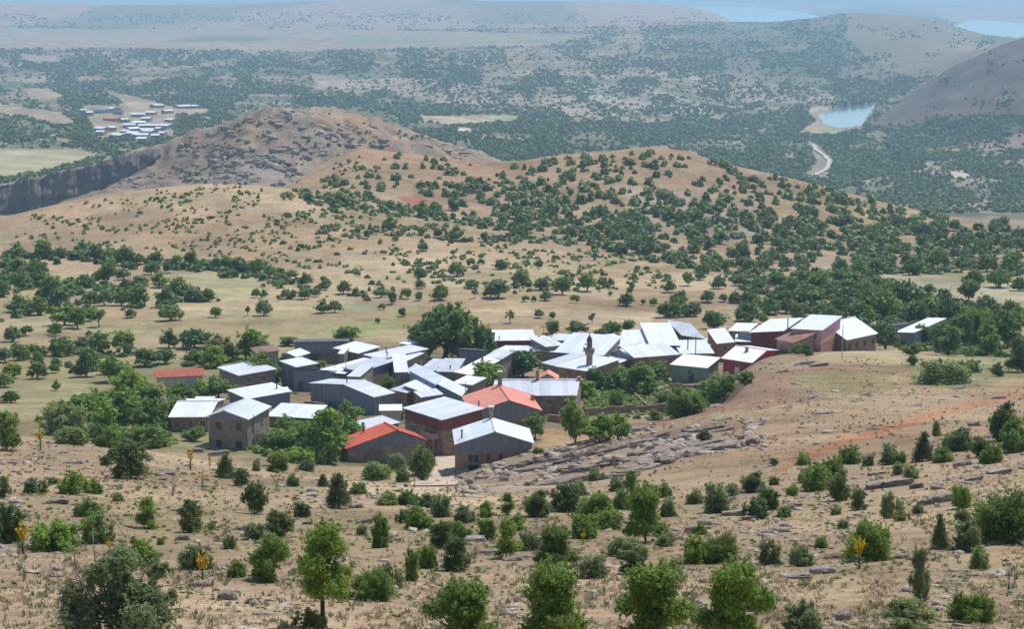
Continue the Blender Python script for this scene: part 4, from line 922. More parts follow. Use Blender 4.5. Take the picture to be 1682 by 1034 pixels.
tag(blob_field('far_scrub', np.stack([Xh, Yh, Zh], -1)[~k], Wd[~k], M['leaf_hill'], 12, 9, 0.6), 'hazy scrub and trees over the far hills of the valley', 'woodland', kind='stuff')
print('far trees', len(a), 'hill', len(pts), 'small', len(small))

# ---------------------------------------------------------------- houses
CR = {'0': (0, 0, 1.0), '1': (270, 540, 5.168), '2': (450, 540, 6.895), '3': (560, 560, 4.495), '4': (730, 530, 6.895), '5': (730, 610, 5.744), '6': (880, 510, 6.892), '7': (1060, 500, 7.008), '8': (1230, 490, 5.097)}
def uv_box(me):
    """metre-scaled wall coordinates for the stone courses"""
    uv = me.uv_layers.new(name='UVMap'); d = [0.0]*(2*len(me.loops))
    for p in me.polygons:
        n = p.normal
        h = Vector((-n.y, n.x, 0)); h = h.normalized() if h.length > 0.1 else Vector((1, 0, 0))
        for li in p.loop_indices:
            c = me.vertices[me.loops[li].vertex_index].co
            d[2*li] = c.dot(h); d[2*li+1] = c.z if abs(n.z) < 0.7 else c.y
    uv.data.foreach_set('uv', d)
HS = []
def house(cr, FL, FR, h, typ, back, label, wall='stone', roof='metal', rise=1.0, hb=None, frac=0.5, gable=None, wins=0, upper=0.0, wrow=1, bl=None, chim=(), name='house', cat='house', door=None,
          oh=0.35, ribs=True, group='houses of the village', zoff=0.0, parts=True, winmat='frame', drop=1.2, minw=None):
    """FL, FR: the two near eave corners of the roof in the photo; h: their height over the ground; back: a photo point on the far edge or ridge, or a depth in metres"""
    ox, oy, sc = CR[cr]
    f = lambda p: (ox+p[0]/sc, oy+p[1]/sc)
    a, b = f(FL), f(FR)
    g = -75.0
    for _ in range(6):
        A = at_z(a[0], a[1], g+h); B = at_z(b[0], b[1], g+h); Mx = (A+B)/2
        g = 0.5*g+0.5*(gz(Mx[0], Mx[1]+2)-CZ+zoff)
    A = at_z(a[0], a[1], g+h)[:2]; B = at_z(b[0], b[1], g+h)[:2]
    base = CZ+g; hb = h+0.6 if hb is None else hb
    u = B-A; W = np.linalg.norm(u); u /= W; nrm = np.array([-u[1], u[0]])
    skew = 0.0
    if bl is not None: back = bl
    if isinstance(back, tuple):
        q = f(back); hz = {'sh': hb, 'gs': h+rise, 'gf': h+rise}[typ]; Q = at_z(q[0], q[1], g+hz)[:2]
        dep = float(np.dot(Q-A, nrm))
        if bl is not None: skew = float(np.dot(Q-A, u))/max(dep, 1.0)
        if typ == 'gs': dep *= 2
        if typ == 'sh' and bl is None: dep = dep*1.05+1.2
    else: dep = back
    dep = float(np.clip(dep, 2.4, 26.0))
    mid = (A+B)/2+nrm*dep/2; skew = float(np.clip(skew, -1.3, 1.3)); ang = math.atan2(u[1], u[0])
    T = lambda x, y, z: (x, y, z)
    root = empty(name, (mid[0], mid[1], base), ang)
    tag(root, label, cat, group)
    w2, d2 = W/2, dep/2; wi, di = w2-oh*min(1, W/6), d2-oh*min(1, dep/6)
    lo = -drop-abs(gz(mid[0], mid[1])-base)
    for qx, qy in ((A), (B)): lo = min(lo, gz(qx, qy)-base-0.8)
    # eave heights at a local point
    def zr(x, y):
        if typ == 'sh': return h+(hb-h)*(y+d2)/dep
        if typ == 'gs': return h+rise*(1-abs(y)/d2)
        rx = -w2+W*frac
        return h+rise*(1-((rx-x)/(rx+w2) if x < rx else (x-rx)/(w2-rx)))
    # wall: stone up to 'upper' below the eave, boards above it
    xs = [-wi, wi] if typ != 'gf' else [-wi, -w2+W*frac, wi]
    ys = [-di, di] if typ != 'gs' else [-di, 0, di]
    ring = [(x, -di) for x in xs]+[(wi, y) for y in ys[1:]]+[(x, di) for x in xs[::-1][1:]]+[(-wi, y) for y in ys[::-1][1:-1]]
    top = min(h, hb if typ == 'sh' else h)-upper-0.10
    mb = MB(); mg = MB(); hasg = gable is not None
    for i in range(len(ring)):
        (x1, y1), (x2, y2) = ring[i], ring[(i+1) % len(ring)]
        t1, t2 = zr(x1, y1)-0.10, zr(x2, y2)-0.10
        if hasg:
            mb.poly([(x1, y1, lo), (x2, y2, lo), (x2, y2, top), (x1, y1, top)])
            k = 1.006; mg.poly([(x1*k, y1*k, top-0.04), (x2*k, y2*k, top-0.04), (x2*k, y2*k, t2), (x1*k, y1*k, t1)])
        else: mb.poly([(x1, y1, lo), (x2, y2, lo), (x2, y2, t2), (x1, y1, t1)])
    me = mb.mesh('wall', M[wall]); uv_box(me); wo_ = link('wall', me, root)
    if hasg: mg.build('gable_boards', M[gable], root)
    # roof: slabs with standing seams
    rb = MB(); th = 0.10
    if typ == 'sh': planes = [((-w2, -d2), (w2, -d2), (w2, d2), (-w2, d2))]
    elif typ == 'gs': planes = [((-w2, -d2), (w2, -d2), (w2, 0), (-w2, 0)), ((-w2, 0), (w2, 0), (w2, d2), (-w2, d2))]
    else:
        rx = -w2+W*frac; planes = [((-w2, -d2), (rx, -d2), (rx, d2), (-w2, d2)), ((rx, -d2), (w2, -d2), (w2, d2), (rx, d2))]
    for pl in planes:
        bt = [(x, y, zr(x, y)) for x, y in pl]; rb.hexa(bt+[(x, y, z+th) for x, y, z in bt])
        if ribs:
            P4 = [np.array(p)+[0, 0, th] for p in bt]
            # seams run down the slope
            if typ == 'gf': e0, e1, e2, e3 = P4[0], P4[3], P4[1], P4[2]
            else: e0, e1, e2, e3 = P4[0], P4[1], P4[3], P4[2]
            L = np.linalg.norm(e1-e0); ns = max(2, int(L/1.0))
            for s in range(ns+1):
                t = min(max(s/ns, 0.012), 0.988); p = e0+(e1-e0)*t; q = e2+(e3-e2)*t
                dirv = (e1-e0)/L*0.03; rb.box((p+q)/2+[0, 0, 0.015], dirv, (q-p)/2*0.995, (0, 0, 0.016))
    ro = rb.build('roof', M[roof], root)
    if ribs and (W > 5):
        cb = MB()
        if typ != 'sh':
            if typ == 'gs': cb.tube([(-w2, 0, h+rise+th+.04), (w2, 0, h+rise+th+.04)], [.12, .12], 6)
            else: cb.tube([(-w2+W*frac, -d2, h+rise+th+.04), (-w2+W*frac, d2, h+rise+th+.04)], [.12, .12], 6)
            cb.build('ridge_cap', M[roof], ro)
    # chimneys: (fraction across, fraction deep, height, kind)
    for cx, cy, ch, ck in chim:
        x = -w2+W*cx; y = -d2+dep*cy; z = zr(x, y); c = MB()
        if ck == 'pipe':
            c.tube([(x, y, z-0.2), (x, y, z+ch)], [.11, .11], 8); c.tube([(x, y, z+ch), (x, y, z+ch+.12)], [.2, .12], 8); c.build('chimney', M['pipe'], ro)
        elif ck == 'cap':
            c.box((x, y, z+ch/2-.2), (.3, 0, 0), (0, .3, 0), (0, 0, ch/2+.2)); o = c.build('chimney', M['stone_grey'], ro); uv_box(o.data)
            c = MB(); c.box((x, y, z+ch+.30), (.42, 0, 0), (0, .42, 0), (0, 0, .06))
            for sx in (-.25, .25):
                for sy in (-.25, .25): c.box((x+sx, y+sy, z+ch+.12), (.05, 0, 0), (0, .05, 0), (0, 0, .12))
            c.build('chimney_cap', M['white'], o)
        else:
            c.box((x, y, z+ch/2-.2), (.28, 0, 0), (0, .28, 0), (0, 0, ch/2+.2)); c.box((x, y, z+ch+.05), (.36, 0, 0), (0, .36, 0), (0, 0, .05)); o = c.build('chimney', M['brick'], ro); uv_box(o.data)
    # windows on the front and on the right-hand side wall
    def window(x, z, ww, wh, side):
        fm = MB(); pm = MB()
        def P(a_, b_, c_): return (a_, b_-di, c_) if side == 0 else ((wi-b_), a_, c_) if side == 1 else (-(wi-b_), -a_, c_)
        def bx(m, x0, x1, z0, z1, p0, p1):
            m.hexa([P(x0, -p0, z0), P(x1, -p0, z0), P(x1, -p1, z0), P(x0, -p1, z0), P(x0, -p0, z1), P(x1, -p0, z1), P(x1, -p1, z1), P(x0, -p1, z1)])
        t = 0.07
        bx(fm, x-ww/2-t, x-ww/2, z-t, z+wh+t, .05, 0); bx(fm, x+ww/2, x+ww/2+t, z-t, z+wh+t, .05, 0); bx(fm, x-ww/2, x+ww/2, z+wh, z+wh+t, .05, 0); bx(fm, x-ww/2-.05, x+ww/2+.05, z-t-.05, z, .12, 0)
        bx(fm, x-.03, x+.03, z, z+wh, .045, .012)
        bx(pm, x-ww/2, x+ww/2, z, z+wh, .012, .001)
        fo = fm.build('window', M[winmat], wo_); pm.build('pane', M['glass'], fo)
    H0 = h-(upper if hasg else 0)
    for r in range(wrow):
        z = H0-1.55-2.6*r
        for k in range(wins):
            x = -wi+2*wi*(k+0.5)/wins+0.15*math.sin(k*7.3+W); window(x, z, .75, 1.0, 0)
        if wins and dep > 6:
            for k in range(2): window(-di+2*di*(k+0.6)/2.4, z, .7, .95, 1)
    if door is not None:
        m = MB(); x = -wi+2*wi*door[0]; zz = door[1]; m.box((x, -di-.03, zz+1.0), (.5, 0, 0), (0, .03, 0), (0, 0, 1.0)); o = m.build('door', M[door[2]], wo_)
        m = MB(); m.box((x+.35, -di-.08, zz+1.0), (.03, 0, 0), (0, .02, 0), (0, 0, .08)); m.build('handle', M['pipe'], o)
    if skew:
        for o in root.children_recursive:
            for vv in o.data.vertices: vv.co.x += skew*(vv.co.y+d2)
            o.data.update()
    HS.append((label, round(W, 1), round(dep, 1), round(A[1], 0)))
    return root, dict(W=W, dep=dep, h=h, zr=zr, w2=w2, d2=d2, wi=wi, di=di, roof=ro, wall=wo_, base=base)
pipe1 = lambda x=.7, y=.4: [(x, y, .9, 'pipe')]
# front rank
r, q = house('5', (95, 702), (850, 690), 4.1, 'gf', (540, 440), 'stone house with bright pale gabled roof standing highest beside the rock ledges', 'stone', 'metal', 1.75, gable='siding', upper=1.0, frac=.505, chim=[(.5, .93, 1.5, 'cap'), (.10, .25, 1.2, 'pipe')], drop=3.0)
def panel_window(q, r, x0, x1, z0, z1, fm='frame'):
    m = MB(); y = -q['di']; m.box(((x0+x1)/2, y-.03, (z0+z1)/2), ((x1-x0)/2, 0, 0), (0, .03, 0), (0, 0, (z1-z0)/2)); o = m.build('window', M[fm], q['wall'])
    m = MB(); w = (x1-x0-.1)/2
    for k in range(2): m.box((x0+.05+w*(k+.5), y-.07, (z0+z1)/2), (w/2-.05, 0, 0), (0, .012, 0), (0, 0, (z1-z0)/2-.08))
    m.build('pane', M['glass'], o)
W = q['W']
panel_window(q, r, -W*.34, -W*.19, 1.5, 2.75, 'green_wall'); panel_window(q, r, -W*.10, -W*.055, 1.75, 2.75, 'door'); panel_window(q, r, W*.06, W*.105, 1.75, 2.75, 'door'); panel_window(q, r, -W*.33, -W*.20, .2, 1.2, 'door')
house('3', (38, 806), (646, 742), 3.4, 'gf', (440, 598), 'red roofed gabled barn with dark walls at the near edge of the village', 'stone_grey', 'red_roof', 2.0, gable='siding', upper=.1, frac=.62, chim=[(.33, .8, 1.0, 'pipe')], name='barn', cat='barn', drop=3.0, door=(.68, .0, 'siding_blue'))
house('3', (104, 682), (447, 608), 3.0, 'sh', (450, 546), 'low shed with dull grey roof tucked behind the red gabled barn', 'stone_grey', 'metal_old', hb=3.4, name='shed', cat='shed')
r, q = house('3', (450, 500), (744, 592), 6.2, 'sh', (885, 480), 'tall stone house with pink balcony and broad pale roof beside the red gabled barn', 'stone', 'metal', hb=6.9, gable='maroon_wall', upper=1.6, wins=2, drop=3.0)
m = MB(); x = q['w2']*.45; y = -q['di']; zb = 3.2
m.box((x, y-.55, zb), (1.6, 0, 0), (0, .55, 0), (0, 0, .08)); m.box((x, y-1.06, zb+.45), (1.6, 0, 0), (0, .04, 0), (0, 0, .38))
for s in (-1.55, 1.55): m.box((x+s, y-1.0, zb-1.6), (.06, 0, 0), (0, .06, 0), (0, 0, 1.55)); m.box((x+s, y-.55, zb+.45), (.04, 0, 0), (0, .48, 0), (0, 0, .36))
m.build('balcony', M['pink_wall'], r)
house('3', (280, 522), (452, 520), 2.4, 'sh', (452, 486), 'narrow white roofed lean to against the tall stone house with balcony', 'plaster', 'metal_white', hb=2.9, name='shed', cat='shed')
r, q = house('5', (250, 402), (928, 380), 3.6, 'gf', (640, 122), 'salmon red gabled house with big capped chimney in the middle of the village', 'stone', 'salmon_roof', 1.9, gable='siding', upper=.9, frac=.53, chim=[(.54, .9, 2.2, 'cap'), (.13, .15, 1.0, 'pipe'), (.95, .55, .9, 'brick')], door=None)
house('5', (430, 238), (1250, 237), 3.7, 'gs', (1290, 98), 'long brown stone house with grey white seamed roof right behind the salmon roofed house', 'stone', 'metal_old', 1.2, bl=(476, 92), wins=5, chim=[(.5, .5, 1.8, 'brick'), (.99, .5, .6, 'brick')], drop=2.5)
house('5', (872, 86), (1078, 88), 3.0, 'gf', 4.0, 'little pink gabled roof peeping over the long brown stone house', 'plaster', 'salmon_roof', 1.1, name='shed', cat='shed')
# left rank
house('1', (345, 757), (714, 780), 5.2, 'gf', (690, 592), 'tall two storey grey stone house at the left end of the village', 'stone_grey', 'metal', 1.1, frac=.44, gable='siding', upper=.1, wins=2, wrow=2, drop=3.0, winmat='wood')
house('1', (30, 759), (385, 757), 3.2, 'gs', (108, 625), 'leftmost pale roofed long house standing among green trees', 'stone', 'metal', 1.0, bl=(108, 625), wins=3, drop=2.0)
house('1', (245, 640), (415, 640), 3.4, 'sh', (415, 598), 'small pale shed roof right behind the leftmost long house', 'stone_grey', 'metal', name='shed', cat='shed')
house('1', (700, 605), (1090, 537), 2.9, 'sh', (900, 482), 'slant roofed dark blue walled house behind the tall two storey house', 'siding', 'metal', hb=3.5, chim=[(.83, .4, 1.0, 'pipe')])
house('0', (436, 685), (514, 689), 2.5, 'sh', (527, 670), 'long low pale roofed stable in front of the dark gabled house', 'stone', 'metal', hb=3.0, name='stable', cat='stable')
house('1', (445, 333), (632, 406), 3.4, 'sh', (725, 290), 'lone small house with tilted pale roof among trees on the left', 'stone_grey', 'metal', hb=3.8, wins=1)
house('2', (215, 160), (855, 150), 4.4, 'sh', 7.5, 'long dark walled barn at the upper left rim of the village', 'stone_grey', 'dark_roof', hb=3.6, gable='siding', upper=1.2, wins=2, name='barn', cat='barn')
house('2', (135, 275), (258, 332), 4.4, 'sh', 3.0, 'tiny bright lean to roof at the corner of the long dark walled barn', 'siding', 'metal_white', name='shed', cat='shed')
house('2', (250, 445), (508, 398), 4.4, 'sh', (330, 345), 'bright slanted roof on the tall dark walled house', 'siding', 'metal', hb=4.9)
house('2', (195, 462), (625, 482), 4.2, 'sh', 4.5, 'tall dark metal walled house in the left of the village', 'siding', 'dark_roof', hb=3.2, door=(.2, 0, 'door'))
house('2', (515, 470), (682, 500), 3.2, 'sh', (720, 312), 'white roofed block right of the tall dark metal walled house', 'stone_grey', 'metal_white', hb=3.6)
house('2', (722, 290), (792, 292), 3.6, 'sh', (790, 230), 'tiny white roof below the end of the long dark walled barn', 'stone_grey', 'metal_white', hb=4.0, name='shed', cat='shed')
house('2', (690, 512), (808, 520), 3.0, 'sh', (800, 450), 'small square white roof behind the dark gabled village house', 'stone', 'metal_white', hb=3.3, name='shed', cat='shed')
house('2', (822, 548), (972, 555), 3.2, 'sh', (985, 434), 'square pale roof left of the stone walled slanting house', 'stone_grey', 'metal', hb=3.6)
house('2', (385, 625), (1132, 787), 3.6, 'gf', (600, 500), 'dark gabled house with wide white roof in the left of the village', 'siding', 'metal', 1.1, frac=.545, drop=2.0, chim=[(.5, .3, .8, 'pipe')])
house('2', (985, 497), (1367, 372), 3.8, 'sh', (1180, 345), 'stone walled house with long slanting roof strip left of the walnut', 'stone', 'metal_old', hb=4.2, gable='siding', upper=1.4)
house('3', (395, 238), (500, 236), 3.2, 'sh', (450, 110), 'narrow pale roof between the slanting house and the long diagonal roof', 'stone_grey', 'metal', hb=3.8)
house('2', (955, 290), (1210, 210), 3.6, 'sh', (1100, 120), 'white roof nearest the long dark walled barn on its right', 'stone_grey', 'metal_white', hb=4.2)
house('2', (1005, 302), (1215, 352), 3.4, 'sh', (1430, 190), 'broad white flat roof with black pipe left of the walnut', 'stone_grey', 'metal_white', hb=3.9, chim=[(.35, .35, 1.1, 'pipe'), (.8, .2, .8, 'pipe')])
house('2', (1412, 170), (1520, 190), 3.6, 'sh', (1480, 92), 'small white roof touching the left side of the walnut', 'plaster', 'metal_white', hb=4.1, name='shed', cat='shed')
house('3', (600, 268), (892, 416), 4.4, 'sh', (740, 290), 'long diagonal pale roofed house below the walnut', 'stone_grey', 'metal', hb=4.9, bl=(640, 212), gable='siding', upper=1.2)
house('3', (500, 225), (705, 330), 4.9, 'sh', (640, 190), 'upper half of the diagonal roofs below the walnut', 'siding_blue', 'metal', hb=5.4, bl=(545, 168))
house('3', (452, 330), (605, 386), 3.6, 'sh', (640, 262), 'pale roofed brown stone house left of the long diagonal roof', 'stone', 'metal', hb=4.0, bl=(620, 265))
house('3', (700, 232), (858, 236), 3.4, 'sh', (860, 147), 'flat grey white roof right under the walnut crown', 'stone_grey', 'metal_old', hb=3.9, chim=[(.6, .2, .7, 'pipe')])
house('3', (590, 205), (700, 212), 3.2, 'sh', (700, 147), 'pale roof at the left foot of the walnut', 'stone_grey', 'metal_old', hb=3.7)
house('3', (590, 425), (760, 400), 4.6, 'sh', (735, 370), 'small roof with dark hatch behind the balcony house', 'stone_grey', 'metal', hb=5.2, name='shed', cat='shed')
# middle
house('4', (145, 305), (428, 325), 5.6, 'sh', 4.0, 'tall slate dark wall right of the walnut', 'siding', 'dark_roof', hb=5.0)
house('4', (300, 607), (658, 420), 3.6, 'sh', (125, 600), 'narrow white roof falling steeply beside the tall slate dark wall', 'stone_grey', 'metal_white', hb=4.0)
house('4', (440, 400), (655, 420), 4.4, 'sh', (672, 342), 'grey roof patch between the slate dark wall and the village trees', 'stone_grey', 'metal_old', hb=4.9)
house('4', (485, 214), (1040, 207), 3.6, 'sh', (1000, 100), 'wide pale roof with blue shaded wall above the trees right of the walnut', 'siding_blue', 'metal', hb=4.3, gable='maroon_wall', upper=2.4, chim=[(.25, .12, .7, 'pipe')])
house('4', (545, 328), (1038, 332), 2.8, 'sh', (800, 266), 'low pale roof strip in front of the blue shaded wall', 'stone', 'metal', hb=3.3, bl=(690, 266), name='shed', cat='shed')
house('4', (1040, 278), (1132, 280), 3.6, 'sh', (1130, 170), 'small pale roof at the right end of the blue shaded wall', 'stone_grey', 'metal', hb=4.1, name='shed', cat='shed', chim=[(.9, .8, 1.2, 'brick')])
house('6', (215, 640), (572, 697), 4.0, 'sh', (420, 500), 'brick walled hall with wide stained white roof left of the minaret', 'brick', 'metal_white', hb=4.6, drop=2)
house('6', (60, 600), (225, 640), 3.6, 'sh', (180, 450), 'stained pale roof at the left end of the brick walled hall', 'stone_grey', 'metal_old', hb=4.6)
house('6', (200, 480), (770, 520), 4.6, 'sh', (560, 285), 'largest white roof of the village right behind the minaret', 'stone_grey', 'metal', hb=6.4, chim=[(.55, .15, .8, 'pipe')], name='mosque', cat='mosque')
house('6', (110, 420), (330, 400), 4.0, 'sh', (260, 305), 'pale roof behind the left end of the largest white roof', 'stone_grey', 'metal_old', hb=4.6)
house('6', (650, 688), (936, 674), 3.0, 'sh', (800, 565), 'white roofed annex just right of the foot of the minaret', 'stone', 'metal_white', hb=3.8, chim=[(.4, .3, .9, 'pipe')])
house('6', (775, 505), (1118, 546), 3.8, 'gf', 9.0, 'small grey gabled front right of the minaret', 'siding_blue', 'metal', 1.3)
house('6', (948, 602), (1106, 546), 3.2, 'sh', (1005, 476), 'brilliant white little roof below the small grey gabled front', 'siding', 'metal_white', hb=3.6, name='shed', cat='shed')
house('6', (1112, 545), (1640, 506), 4.0, 'sh', (1500, 385), 'broad smooth pale roof in the middle of the right hand block', 'brick', 'metal', hb=5.2, bl=(950, 412), wins=3)
house('6', (1238, 577), (1406, 563), 3.0, 'sh', (1390, 530), 'short white porch roof below the broad smooth pale roof', 'stone', 'metal_white', hb=3.3, name='porch', cat='porch')
house('6', (670, 440), (1140, 390), 5.2, 'sh', (1000, 275), 'wide pale roof running behind the minaret towards the right', 'stone_grey', 'metal', hb=6.0)
house('6', (925, 402), (1310, 398), 5.0, 'sh', 5, 'pale roof behind the small grey gabled front', 'stone_grey', 'metal', hb=6.2, bl=(985, 228))
house('6', (1290, 404), (1650, 404), 5.2, 'sh', 5, 'highest pale roof of the block with its edge climbing to the back', 'stone_grey', 'metal', hb=7.0, bl=(1175, 145))
house('7', (415, 365), (700, 405), 5.8, 'sh', (470, 175), 'seamed pale roof of the back row right of a dark gutter', 'stone_grey', 'metal_old', hb=7.2, bl=(215, 185))
house('7', (400, 578), (802, 571), 3.8, 'sh', (640, 420), 'pale roof behind the electricity pole and the green walled house', 'brick', 'metal', hb=4.6, bl=(300, 420), chim=[(.3, .3, 2.0, 'pipe')])
house('7', (820, 462), (1036, 442), 3.8, 'sh', (900, 290), 'pale roofed brick house between the pole and the metal clad wall', 'brick', 'metal', hb=4.6, bl=(705, 295), wins=1)
house('7', (945, 312), (1200, 318), 4.2, 'sh', (1100, 218), 'pale roof in the back row above the metal clad wall', 'stone_grey', 'metal', hb=4.9, bl=(1050, 218))
house('8', (0, 292), (292, 279), 4.2, 'sh', (240, 183), 'pale roof with grey flue left of the pink walled house', 'maroon_wall', 'metal', hb=5.0, bl=(172, 180), chim=[(1.0, .2, 2.0, 'pipe')])
house('7', (1040, 327), (1482, 376), 4.0, 'sh', 5.0, 'long barn wall clad in blue grey metal above the red walled house', 'siding_blue', 'brown_roof', hb=3.2, name='barn', cat='barn')
house('8', (215, 345), (372, 382), 3.6, 'sh', (372, 275), 'dull brown red roofed stone house left of the pink walled house', 'stone', 'brown_roof', hb=4.9)
r, q = house('8', (345, 260), (618, 274), 5.6, 'sh', (520, 141), 'two storey house with pink upper wall and pale roof', 'brick', 'metal', hb=6.6, bl=(520, 141), gable='pink_wall', upper=2.6)
for k in range(4): panel_window(q, r, -q['w2']+q['W']*(.16+.13*k+(.16 if k > 2 else 0)), -q['w2']+q['W']*(.22+.13*k+(.22 if k > 2 else 0)), 3.7, 5.0, 'frame')
house('8', (820, 357), (1086, 300), 3.9, 'gs', (780, 166), 'big stone barn with steep pale roof and board gable at the right end', 'stone', 'metal', 2.4, bl=(625, 215), gable='siding', upper=.3, wins=4, name='barn', cat='barn', winmat='wood')
house('8', (1222, 289), (1386, 293), 3.0, 'sh', (1570, 168), 'long pale shed roof half hidden by trees at the far right', 'siding', 'metal_white', hb=3.4, bl=(1500, 168), name='shed', cat='shed')
house('8', (1175, 240), (1385, 214), 3.2, 'sh', 4.0, 'dark blue walled shed left of the far right long pale roof', 'siding_blue', 'dark_roof', hb=2.8, name='shed', cat='shed')
house('7', (280, 700), (716, 743), 3.2, 'sh', (850, 610), 'pale green walled house with brilliant white roof', 'green_wall', 'metal_white', hb=4.0, bl=(440, 578), wins=1, door=(.56, 0, 'door'), drop=2.5)
house('7', (870, 628), (1232, 683), 3.2, 'gs', (1415, 524), 'red walled house with brilliant white roof on the hill edge', 'red_wall', 'metal_white', 1.2, bl=(1040, 484), wins=1, chim=[(.5, .35, .9, 'brick')], door=(.5, 0, 'white'), drop=2.5)
house('0', (255, 622), (336, 618), 3.6, 'gs', (322, 606), 'larger red tiled roof among the trees at the far left', 'plaster', 'tile_roof', 1.2, ribs=False)
house('0', (250, 648), (275, 640), 3.4, 'gs', (276, 631), 'small red tiled roof just below the larger one among trees', 'plaster', 'tile_roof', 1.0, ribs=False, name='shed', cat='shed')
house('0', (421, 582), (460, 577), 3.0, 'sh', (461, 568), 'faded brown roof behind the trees at the upper left of the village', 'stone_grey', 'brown_roof', hb=3.8, ribs=False, name='shed', cat='shed')
# lean-to sheds filling the lanes between the houses
for FL_, FR_, bk_, mt_, lb_ in (((614, 591), (664, 596), (660, 580), 'metal', 'low lean to roof between the broad white flat roof and the diagonal roofs'), ((655, 613), (698, 618), (698, 606), 'metal_old', 'low grey lean to in front of the long diagonal pale roof'),
  ((577, 607), (607, 611), (607, 599), 'metal_white', 'low white lean to under the slanting roof strip'), ((702, 607), (742, 607), (742, 597), 'metal', 'low pale shed at the foot of the slate dark wall'), ((640, 641), (668, 647), (666, 634), 'metal_old', 'low grey shed left of the balcony house'),
  ((742, 630), (776, 634), (776, 622), 'metal', 'low pale shed behind the left eave of the salmon roofed house'), ((838, 561), (878, 562), (878, 554), 'metal_white', 'low white shed under the wide pale roof with blue wall'), ((882, 577), (924, 581), (920, 569), 'metal', 'low pale shed left of the largest white roof'),
  ((1002, 582), (1046, 584), (1045, 574), 'metal', 'low pale shed between the minaret and the smooth pale roof'), ((1077, 593), (1106, 594), (1106, 586), 'metal_old', 'low grey shed left of the green walled house'), ((1152, 567), (1186, 568), (1184, 559), 'metal', 'low pale shed right of the electricity pole'),
  ((1207, 562), (1246, 563), (1246, 553), 'metal_white', 'low white shed over the brick house by the metal clad wall'), ((562, 582), (598, 584), (597, 575), 'metal', 'low pale shed at the foot of the long dark walled barn'), ((905, 560), (950, 561), (950, 552), 'metal_old', 'low grey shed behind the left part of the largest white roof'),
  ((1120, 577), (1160, 579), (1158, 569), 'metal', 'low pale shed just behind the green walled house'), ((448, 648), (478, 646), (478, 639), 'metal_white', 'low white shed beside the slant roofed dark blue house')):
    house('0', FL_, FR_, 2.9, 'sh', bk_, lb_, 'stone', mt_, hb=3.3, name='shed', cat='shed', group='lean to sheds of the village')
# minaret
def minaret():
    X, Y = at_z(968, 612, -72.0)[:2]; b = gz(X, Y); zt = None
    tz = at_z(968, 547, 0)  # unused height reference
    t = float(tv(547)); top = CZ-Y*t-b; e = empty('minaret', (X, Y, b)); tag(e, 'brown stone minaret with balcony and small pointed dome', 'minaret')
    h = top; r = 0.62; m = MB()
    m.tube([(0, 0, -.5), (0, 0, h*.25), (0, 0, h*.26), (0, 0, h*.60)], [r*1.25, r*1.2, r*1.02, r*.95], 12); o = m.build('shaft', M['stone'], e); uv_box(o.data)
    m = MB(); m.tube([(0, 0, h*.58), (0, 0, h*.66), (0, 0, h*.68), (0, 0, h*.72)], [r*.97, r*1.55, r*1.62, r*1.60], 14); o = m.build('balcony', M['stone'], e); uv_box(o.data)
    m = MB(); m.tube([(0, 0, h*.70), (0, 0, h*.86)], [r*.72, r*.66], 10)
    for k in range(6):
        a = k*math.pi/3; m.box((r*.7*math.cos(a), r*.7*math.sin(a), h*.78), (.06, 0, 0), (0, .06, 0), (0, 0, h*.07))
    m.build('lantern', M['stone_grey'], e)
    m = MB(); m.tube([(0, 0, h*.855), (0, 0, h*.865), (0, 0, h*.90), (0, 0, h*.94), (0, 0, h*.97)], [r*.95, r*.92, r*.7, r*.32, r*.08], 12); m.build('pointed_cap', M['dark_roof'], e)
    m = MB(); m.tube([(0, 0, h*.96), (0, 0, h*1.02)], [.05, .03], 5); m.tube([(0, 0, h*.985), (0, 0, h*.995)], [.12, .12], 6); m.build('finial', M['pipe'], e)
    m = MB(); m.box((-r*1.1, -.5, h*.80), (.28, 0, 0), (0, .12, 0), (0, 0, .12)); m.build('loudspeaker', M['white'], e)
minaret()
# poles
def pole(px, v0, v1, label, mat='wood', arm=True, r=.11, group='poles of the village', name='utility_pole'):
    X, Y, z = hit(px, v0); t = float(tv(v1)); H = CZ-Y*t-z; e = empty(name, (X, Y, z)); tag(e, label, 'pole', group)
    m = MB(); m.tube([(0, 0, -.4), (0, 0, H)], [r, r*.75], 8); m.build('post', M[mat], e)
    if arm:
        m = MB(); m.box((0, 0, H-.35), (.85, 0, 0), (0, .05, 0), (0, 0, .06)); o = m.build('crossarm', M['wood'], e)
        m = MB()
        for k in (-.75, -.35, .35, .75): m.tube([(k, 0, H-.29), (k, 0, H-.08)], [.05, .035], 6)
        m.build('insulator', M['white'], o)
    return e, H
pole(1142, 618, 553, 'wooden electricity pole with crossarm rising over the pale roofs', 'wood')
pole(1430, 566, 527, 'white painted post beside the big stone barn', 'white', False)
pole(765, 690, 628, 'thin grey post left of the salmon roofed house', 'concrete', False, .09)
pole(418, 742, 682, 'thin dark post in front of the tall two storey house', 'pipe', False, .07)
pole(569, 640, 588, 'slim post among the small white roofs on the left', 'wood', False, .07)
pole(550, 634, 598, 'short slim post left of the other one by the small white roofs', 'wood', False, .07)
pole(893, 575, 535, 'slim post with crossarm behind the wide pale roofs', 'concrete', True, .09)
pole(1383, 592, 535, 'slim grey post in front of the board gable of the big barn', 'concrete', False, .08)
